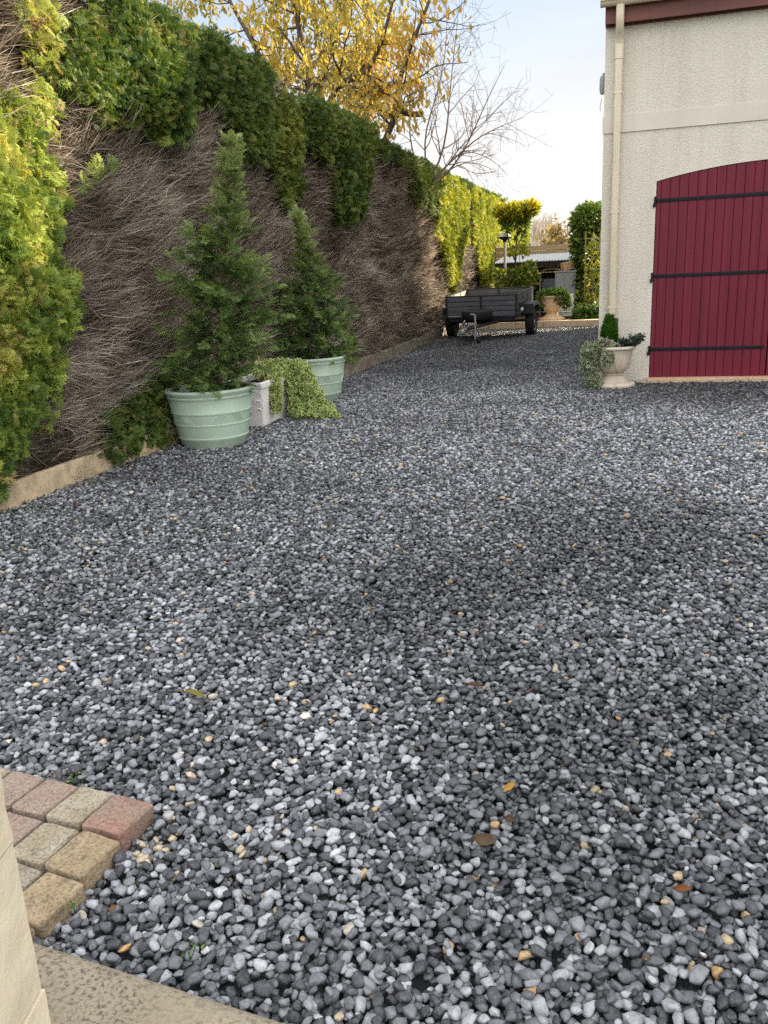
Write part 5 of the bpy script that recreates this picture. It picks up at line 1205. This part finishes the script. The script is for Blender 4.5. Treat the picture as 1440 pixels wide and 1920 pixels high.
#@@NEAR
def paver_mat(name, c0, c1, seed):
    m = newmat(name); b = NB(m); tc = b.n('ShaderNodeTexCoord')
    mp = b.n('ShaderNodeMapping', {'Vector': tc.outputs['Object'], 'Location': (seed*3.1, seed*1.7, seed*.9)})
    n1 = b.n('ShaderNodeTexNoise', {'Vector': mp.outputs[0], 'Scale': 9, 'Detail': 5, 'Roughness': .6}); c = b.ramp(n1.outputs['Fac'], [(.35, c0), (.65, c1)])
    n2 = b.n('ShaderNodeTexNoise', {'Vector': mp.outputs[0], 'Scale': 120, 'Detail': 3, 'Roughness': .7}); sp = b.ramp(n2.outputs['Fac'], [(.34, (.45, .45, .45)), (.5, (1, 1, 1)), (.68, (1.35, 1.3, 1.2))])
    c = b.mixc(.8, c, sp, 'MULTIPLY')
    n4 = b.n('ShaderNodeTexNoise', {'Vector': mp.outputs[0], 'Scale': 16, 'Detail': 6, 'Roughness': .75}); ds = b.ramp(n4.outputs['Fac'], [(.55, (0, 0, 0)), (.68, (1, 1, 1))]); c = b.mixc(b.math('MULTIPLY', ds, .7), c, (.12, .10, .07))
    bp = b.n('ShaderNodeBump', {'Height': b.math('ADD', n2.outputs['Fac'], b.math('MULTIPLY', n4.outputs['Fac'], 1.5)), 'Strength': .7, 'Distance': .006})
    p = b.n('ShaderNodeBsdfPrincipled', {'Base Color': c, 'Roughness': .85, 'Specular IOR Level': .25, 'Normal': bp.outputs[0]}); b.out(p.outputs[0]); return m
PM = {'red': ((.265, .205, .155), (.33, .185, .148)), 'pink': ((.31, .26, .205), (.31, .22, .18)), 'grey': ((.30, .25, .165), (.38, .34, .27)), 'ochre': ((.31, .235, .145), (.40, .31, .205)), 'brown': ((.20, .135, .09), (.27, .205, .14)), 'dark': ((.26, .225, .17), (.34, .30, .24))}
rows = [  # rows from the back, columns from the outer right edge
 [('red', 'rose red corner paver at the outer tip of the paving'), ('grey', 'mottled grey ochre paver beside the rose red corner paver'), ('pink', 'pink grey paver second from the left in the back row'), ('pink', 'faded red paver at the left end of the back row'), ('grey', 'pale grey paver cut by the left photo edge above the back row')],
 [('ochre', 'golden ochre paver just in front of the rose red corner paver'), ('grey', 'silver grey paver with an ochre right side in the second row'), ('pink', 'dull pink paver beside the stone pillar in the second row'), ('pink', 'reddish paver mostly hidden behind the stone pillar')],
 [('ochre', 'largest looking ochre and grey paver nearest the concrete kerb'), ('dark', 'dark grey paver beside the pillar in the third row')],
 [('brown', 'dark brown paver at the front of the paving, half behind the pillar'), ('dark', 'dark paver hidden at the foot of the pillar')]]
PT = Matrix.Translation((PAVE_C[0], PAVE_C[1], 0)) @ Matrix.Rotation(PAVE_A, 4, 'Z')
shift = [0, -.016, -.036, -.030]; k = 0
for r_, row in enumerate(rows):
    x = -shift[r_]; yb = -.153*r_-(.004 if r_ else 0)
    for c_, (pm, lab) in enumerate(row):
        wd = (.138, .124, .130, .134, .13)[c_]+rnd.uniform(-.004, .004)
        bm = bmesh.new(); bmesh.ops.create_cube(bm, size=1); a, b_ = (wd-.008)/2, .0715
        for v in bm.verts: v.co = Vector((v.co.x*2*a, v.co.y*2*b_, -.03+v.co.z*.13))
        bmesh.ops.bevel(bm, geom=[e for e in bm.edges if max(e.verts[0].co.z, e.verts[1].co.z) > 0], offset=.013, segments=3, profile=.6, affect='EDGES')
        bmesh.ops.subdivide_edges(bm, edges=bm.edges[:], cuts=3, use_grid_fill=True)
        for v in bm.verts:
            q = v.co*28+Vector((k*7.3, 0, 0)); e_ = Vector((noise.noise(q), noise.noise(q+Vector((9, 0, 0))), noise.noise(q+Vector((0, 9, 0)))))
            v.co += e_*.0034+Vector((noise.noise(q*2.3), noise.noise(q*2.3+Vector((3, 0, 0))), noise.noise(q*2.3+Vector((0, 3, 0)))))*.0016
        mb = MB(); mb._add(bm); o = mb.build('paver', paver_mat('paver_'+pm, *PM[pm], k), smooth=True, angle=R(60))
        o.matrix_world = PT @ Matrix.Translation((x-wd/2, yb-.0745, .001+rnd.uniform(-.003, .003)-.003*r_)) @ Matrix.Rotation(R(rnd.uniform(-1, 1)), 4, 'Y') @ Matrix.Rotation(R(rnd.uniform(-1.4, 1.4)), 4, 'Z')
        tag(o, lab, 'paver', 'tumbled block pavers by the pillar'); x -= wd; k += 1
# sandy bedding under the pavers
MB().box(-.72, -.025, -.60, -.025, -.09, -.022).build('paver_bed', pmat('sand_joint', (.13, .10, .065), .95, .4, 60, bump=.6)).matrix_world = PT
tag(bpy.data.objects['paver_bed'], kind='structure')
# concrete threshold kerb, rounded edge
def slab_mat():
    m = newmat('mottled_concrete'); b = NB(m); tc = b.n('ShaderNodeTexCoord')
    n1 = b.n('ShaderNodeTexNoise', {'Vector': tc.outputs['Object'], 'Scale': 3, 'Detail': 5}); c = b.ramp(n1.outputs['Fac'], [(.3, (.30, .255, .18)), (.7, (.42, .365, .27))])
    n2 = b.n('ShaderNodeTexNoise', {'Vector': tc.outputs['Object'], 'Scale': 85, 'Detail': 6, 'Roughness': .7}); f = b.ramp(n2.outputs['Fac'], [(.48, (0, 0, 0)), (.60, (1, 1, 1))])
    n3 = b.n('ShaderNodeTexNoise', {'Vector': tc.outputs['Object'], 'Scale': 7, 'Detail': 3}); g_ = b.ramp(n3.outputs['Fac'], [(.28, (.15, .15, .15)), (.55, (1, 1, 1))])
    c = b.mixc(b.math('MULTIPLY', b.math('MULTIPLY', f, g_), .85), c, (.085, .07, .045))
    n5 = b.n('ShaderNodeTexNoise', {'Vector': tc.outputs['Object'], 'Scale': 240, 'Detail': 2})
    bp = b.n('ShaderNodeBump', {'Height': b.math('ADD', n5.outputs['Fac'], n2.outputs['Fac']), 'Strength': .5, 'Distance': .004})
    p = b.n('ShaderNodeBsdfPrincipled', {'Base Color': c, 'Roughness': .9, 'Specular IOR Level': .25, 'Normal': bp.outputs[0]}); b.out(p.outputs[0]); return m
prof = [(-.9, -.1), (0.012, -.1), (0.012, .0), (.006, .022), (-.012, .038), (-.04, .047), (-.9, .05)]
kb = MB().prism(prof, -.6, 1.7, 'X'); o = kb.build('concrete_threshold', slab_mat(), smooth=True, angle=R(30))
o.location = (-.62, 1.150, 0); o.rotation_euler = (0, 0, R(-6.0))
tag(o, 'mottled concrete threshold slab with rounded edge in the bottom left corner', 'slab')
# gate pillar of stone blocks
M['pillar'] = pmat('pillar_stone', (.74, .65, .48), .85, .10, 5, bump=.5, bscale=45, stain=(.62, .52, .36), stain_amt=.4, stain_scale=6, bdist=.006)
pl = thing('gate_pillar', 'cream reconstituted stone gate pillar cut by the lower left edge', 'pillar', (-.925, .935, 0), R(14))
for i, (z0, z1, ins) in enumerate(((-.05, .245, .0), (.25, .545, .003), (.55, .845, .002))):
    bm = bmesh.new(); bmesh.ops.create_cube(bm, size=1)
    for v in bm.verts: v.co = Vector((-.19-ins+v.co.x*.38, -.19-ins+v.co.y*.38, (z0+z1)/2+v.co.z*(z1-z0)))
    bmesh.ops.subdivide_edges(bm, edges=bm.edges[:], cuts=22, use_grid_fill=True)
    for v in bm.verts:
        q = v.co*14+Vector((i*5, 0, 0)); v.co += Vector((noise.noise(q), noise.noise(q+Vector((7, 0, 0))), 0))*.004
    mb = MB(); mb._add(bm); mb.build('stone_block', M['pillar'], pl, smooth=True, angle=R(50))

# fallen leaves and weeds
def fallen(px, py, size, col, label, ang, curl=.3, tmpl=LEAF[0], name='fallen_leaf'):
    size *= .8; col = sc3(col, .8)
    p = gnd(px, py, .012); p.z = .016+float(ground_h(np.array([p.x]), np.array([p.y]))[0])
    V0, F0 = tmpl[0].copy(), tmpl[1]; V0[:, 2] += curl*(V0[:, 1]-.5)**2+.12; V0[:, 1] -= .5
    me = np_mesh(name, V0*size, F0, {'tint': np.full(len(V0), .5)})
    o = link(name, me, leafmat('leaf_'+name, [(0, sc3(col, .6)), (.5, col), (1, sc3(col, 1.4))], .25, .5), smooth=True); o.location = p; o.rotation_euler = (R(rnd.uniform(-12, 12)), R(rnd.uniform(-14, 14)), ang)
    s = o.modifiers.new('thick', 'SOLIDIFY'); s.thickness = .0012
    return tag(o, label, 'leaf')
fallen(368, 1308, .10, (.30, .26, .05), 'long olive yellow fallen leaf lying left of centre on the gravel', R(-80))
fallen(885, 1292, .075, (.20, .07, .03), 'thin reddish brown fallen leaf right of centre on the gravel', R(85), .2, LEAF[2])
fallen(993, 1299, .055, (.15, .07, .05), 'dull maroon fallen leaf on the gravel beside the thin reddish one', R(30), .4, LEAF_W[1])
fallen(954, 1478, .062, (.52, .28, .05), 'orange fallen leaf with raised stalk on the gravel', R(150), .5, LEAF[1])
fallen(908, 1578, .085, (.13, .085, .045), 'large curled dark brown fallen leaf in the right foreground gravel', R(70), .9, LEAF_W[0])
fallen(1102, 1139, .05, (.58, .46, .04), 'small bright yellow fallen leaf on the gravel far right of centre', R(60), .4, LEAF_W[1])
fallen(1278, 1667, .055, (.24, .09, .03), 'rust brown fallen leaf in the lower right gravel', R(80), .6, LEAF[1])
fallen(955, 1537, .05, (.12, .06, .03), 'crumpled brown fallen leaf just above the large curled one', R(10), 1.0, LEAF_W[1])
fallen(210, 1696, .035, (.26, .14, .06), 'tiny tan fallen leaf beside the ochre pavers', R(40), .8, LEAF_W[1])
fallen(338, 921, .06, (.20, .07, .03), 'rust red fallen leaf near the front green pot', R(60), .6, LEAF_W[0])
fallen(145, 955, .07, (.20, .06, .03), 'dark red fallen leaf close to the edging board', R(85), .6, LEAF_W[0])
o = fallen(325, 1321, .030, (.16, .15, .52), 'small violet blue scrap on the gravel below the olive leaf', R(60), .4, LEAF_W[1], 'petal_scrap'); o['category'] = 'scrap'
M['weed'] = leafmat('weed_leaf', [(0, (.05, .13, .02)), (.6, (.12, .22, .04)), (1, (.2, .28, .07))], .35, .5)
def weed(px, py, r_, n, label, seed):
    p = gnd(px, py, .01); rng = np.random.default_rng(seed); t = thing('weed', label, 'weed', p)
    P = rng.normal(0, 1, (n, 3))*np.array([r_, r_, .006])+np.array([0, 0, .016]); P[:, 2] = np.abs(P[:, 2]); D = np.stack([rng.normal(0, 1, n), rng.normal(0, 1, n), rng.uniform(.1, .9, n)], 1)
    foliage('leaves', t, M['weed'], LEAF_W, P, D, rng.uniform(.007, .015, n), rng.random(n), rng.uniform(-1, 1, n))
    V, F = tubes([limb([(0, 0, -.02), P[i]*.7, P[i]], .0012, .0008, 4) for i in range(0, n, 4)], 4); link('stems', np_mesh('stems', V, F), M['weed'], t)
for i, (px, py, r_, n, lab) in enumerate([(34, 962, .04, 24, 'small green weed in the gravel against the near edging board'), (78, 962, .05, 30, 'patch of green weed in the gravel near the edging board joint'), (174, 910, .06, 46, 'larger bright green weed beside the tan edging board'), (225, 880, .04, 26, 'low weed close under the tan edging board left of the front pot'),
      (395, 1000, .05, 46, 'bright grassy weed in the open gravel left of centre'), (30, 1030, .05, 30, 'dark green weed at the left edge of the gravel'), (540, 868, .06, 22, 'faint weed in the gravel right of the front green pot'), (355, 1787, .018, 22, 'tiny green weed in the foreground pebbles above the concrete slab'),
      (640, 990, .03, 14, 'single tiny weed in the gravel at the centre'), (140, 1706, .012, 14, 'tiny moss green weed at the foot of the ochre pavers'), (145, 1465, .015, 18, 'yellow green moss tuft behind the back row of pavers'), (270, 945, .03, 18, 'thin weed in the gravel in front of the front green pot')]):
    weed(px, py, r_*(.6 if py > 1600 else 1), n if py < 1600 else 9, lab, 300+i)

def litter():
    n = 900; Y = RN.uniform(3.6, 21.3, n); X = np.array([edge_x(y) for y in Y])+.02+RN.gamma(1.2, .05, n)
    Xk = RN.uniform(-3.6, -.4, 260); Yk = 21.36-RN.gamma(1.2, .05, 260); X = np.concatenate([X, Xk]); Y = np.concatenate([Y, Yk]); n = len(X)
    Z = .010+ground_h(X, Y)+RN.uniform(0, .008, n)
    m = leafmat('litter', [(0, (.05, .03, .02)), (.5, (.13, .075, .04)), (1, (.26, .17, .09))], .1, .8)
    V, F, A = stamp(LEAF_W, np.stack([X, Y, Z], 1), np.stack([RN.normal(0, 1, n), RN.normal(0, 1, n), RN.normal(0, .2, n)], 1), RN.uniform(.012, .035, n), RN.random(n), RN.uniform(-1, 1, n))
    tag(link('leaf_litter', np_mesh('leaf_litter', V, F, A), m), 'brown leaf crumbs gathered along the edging boards and far kerb', 'leaf litter', kind='stuff')
litter()
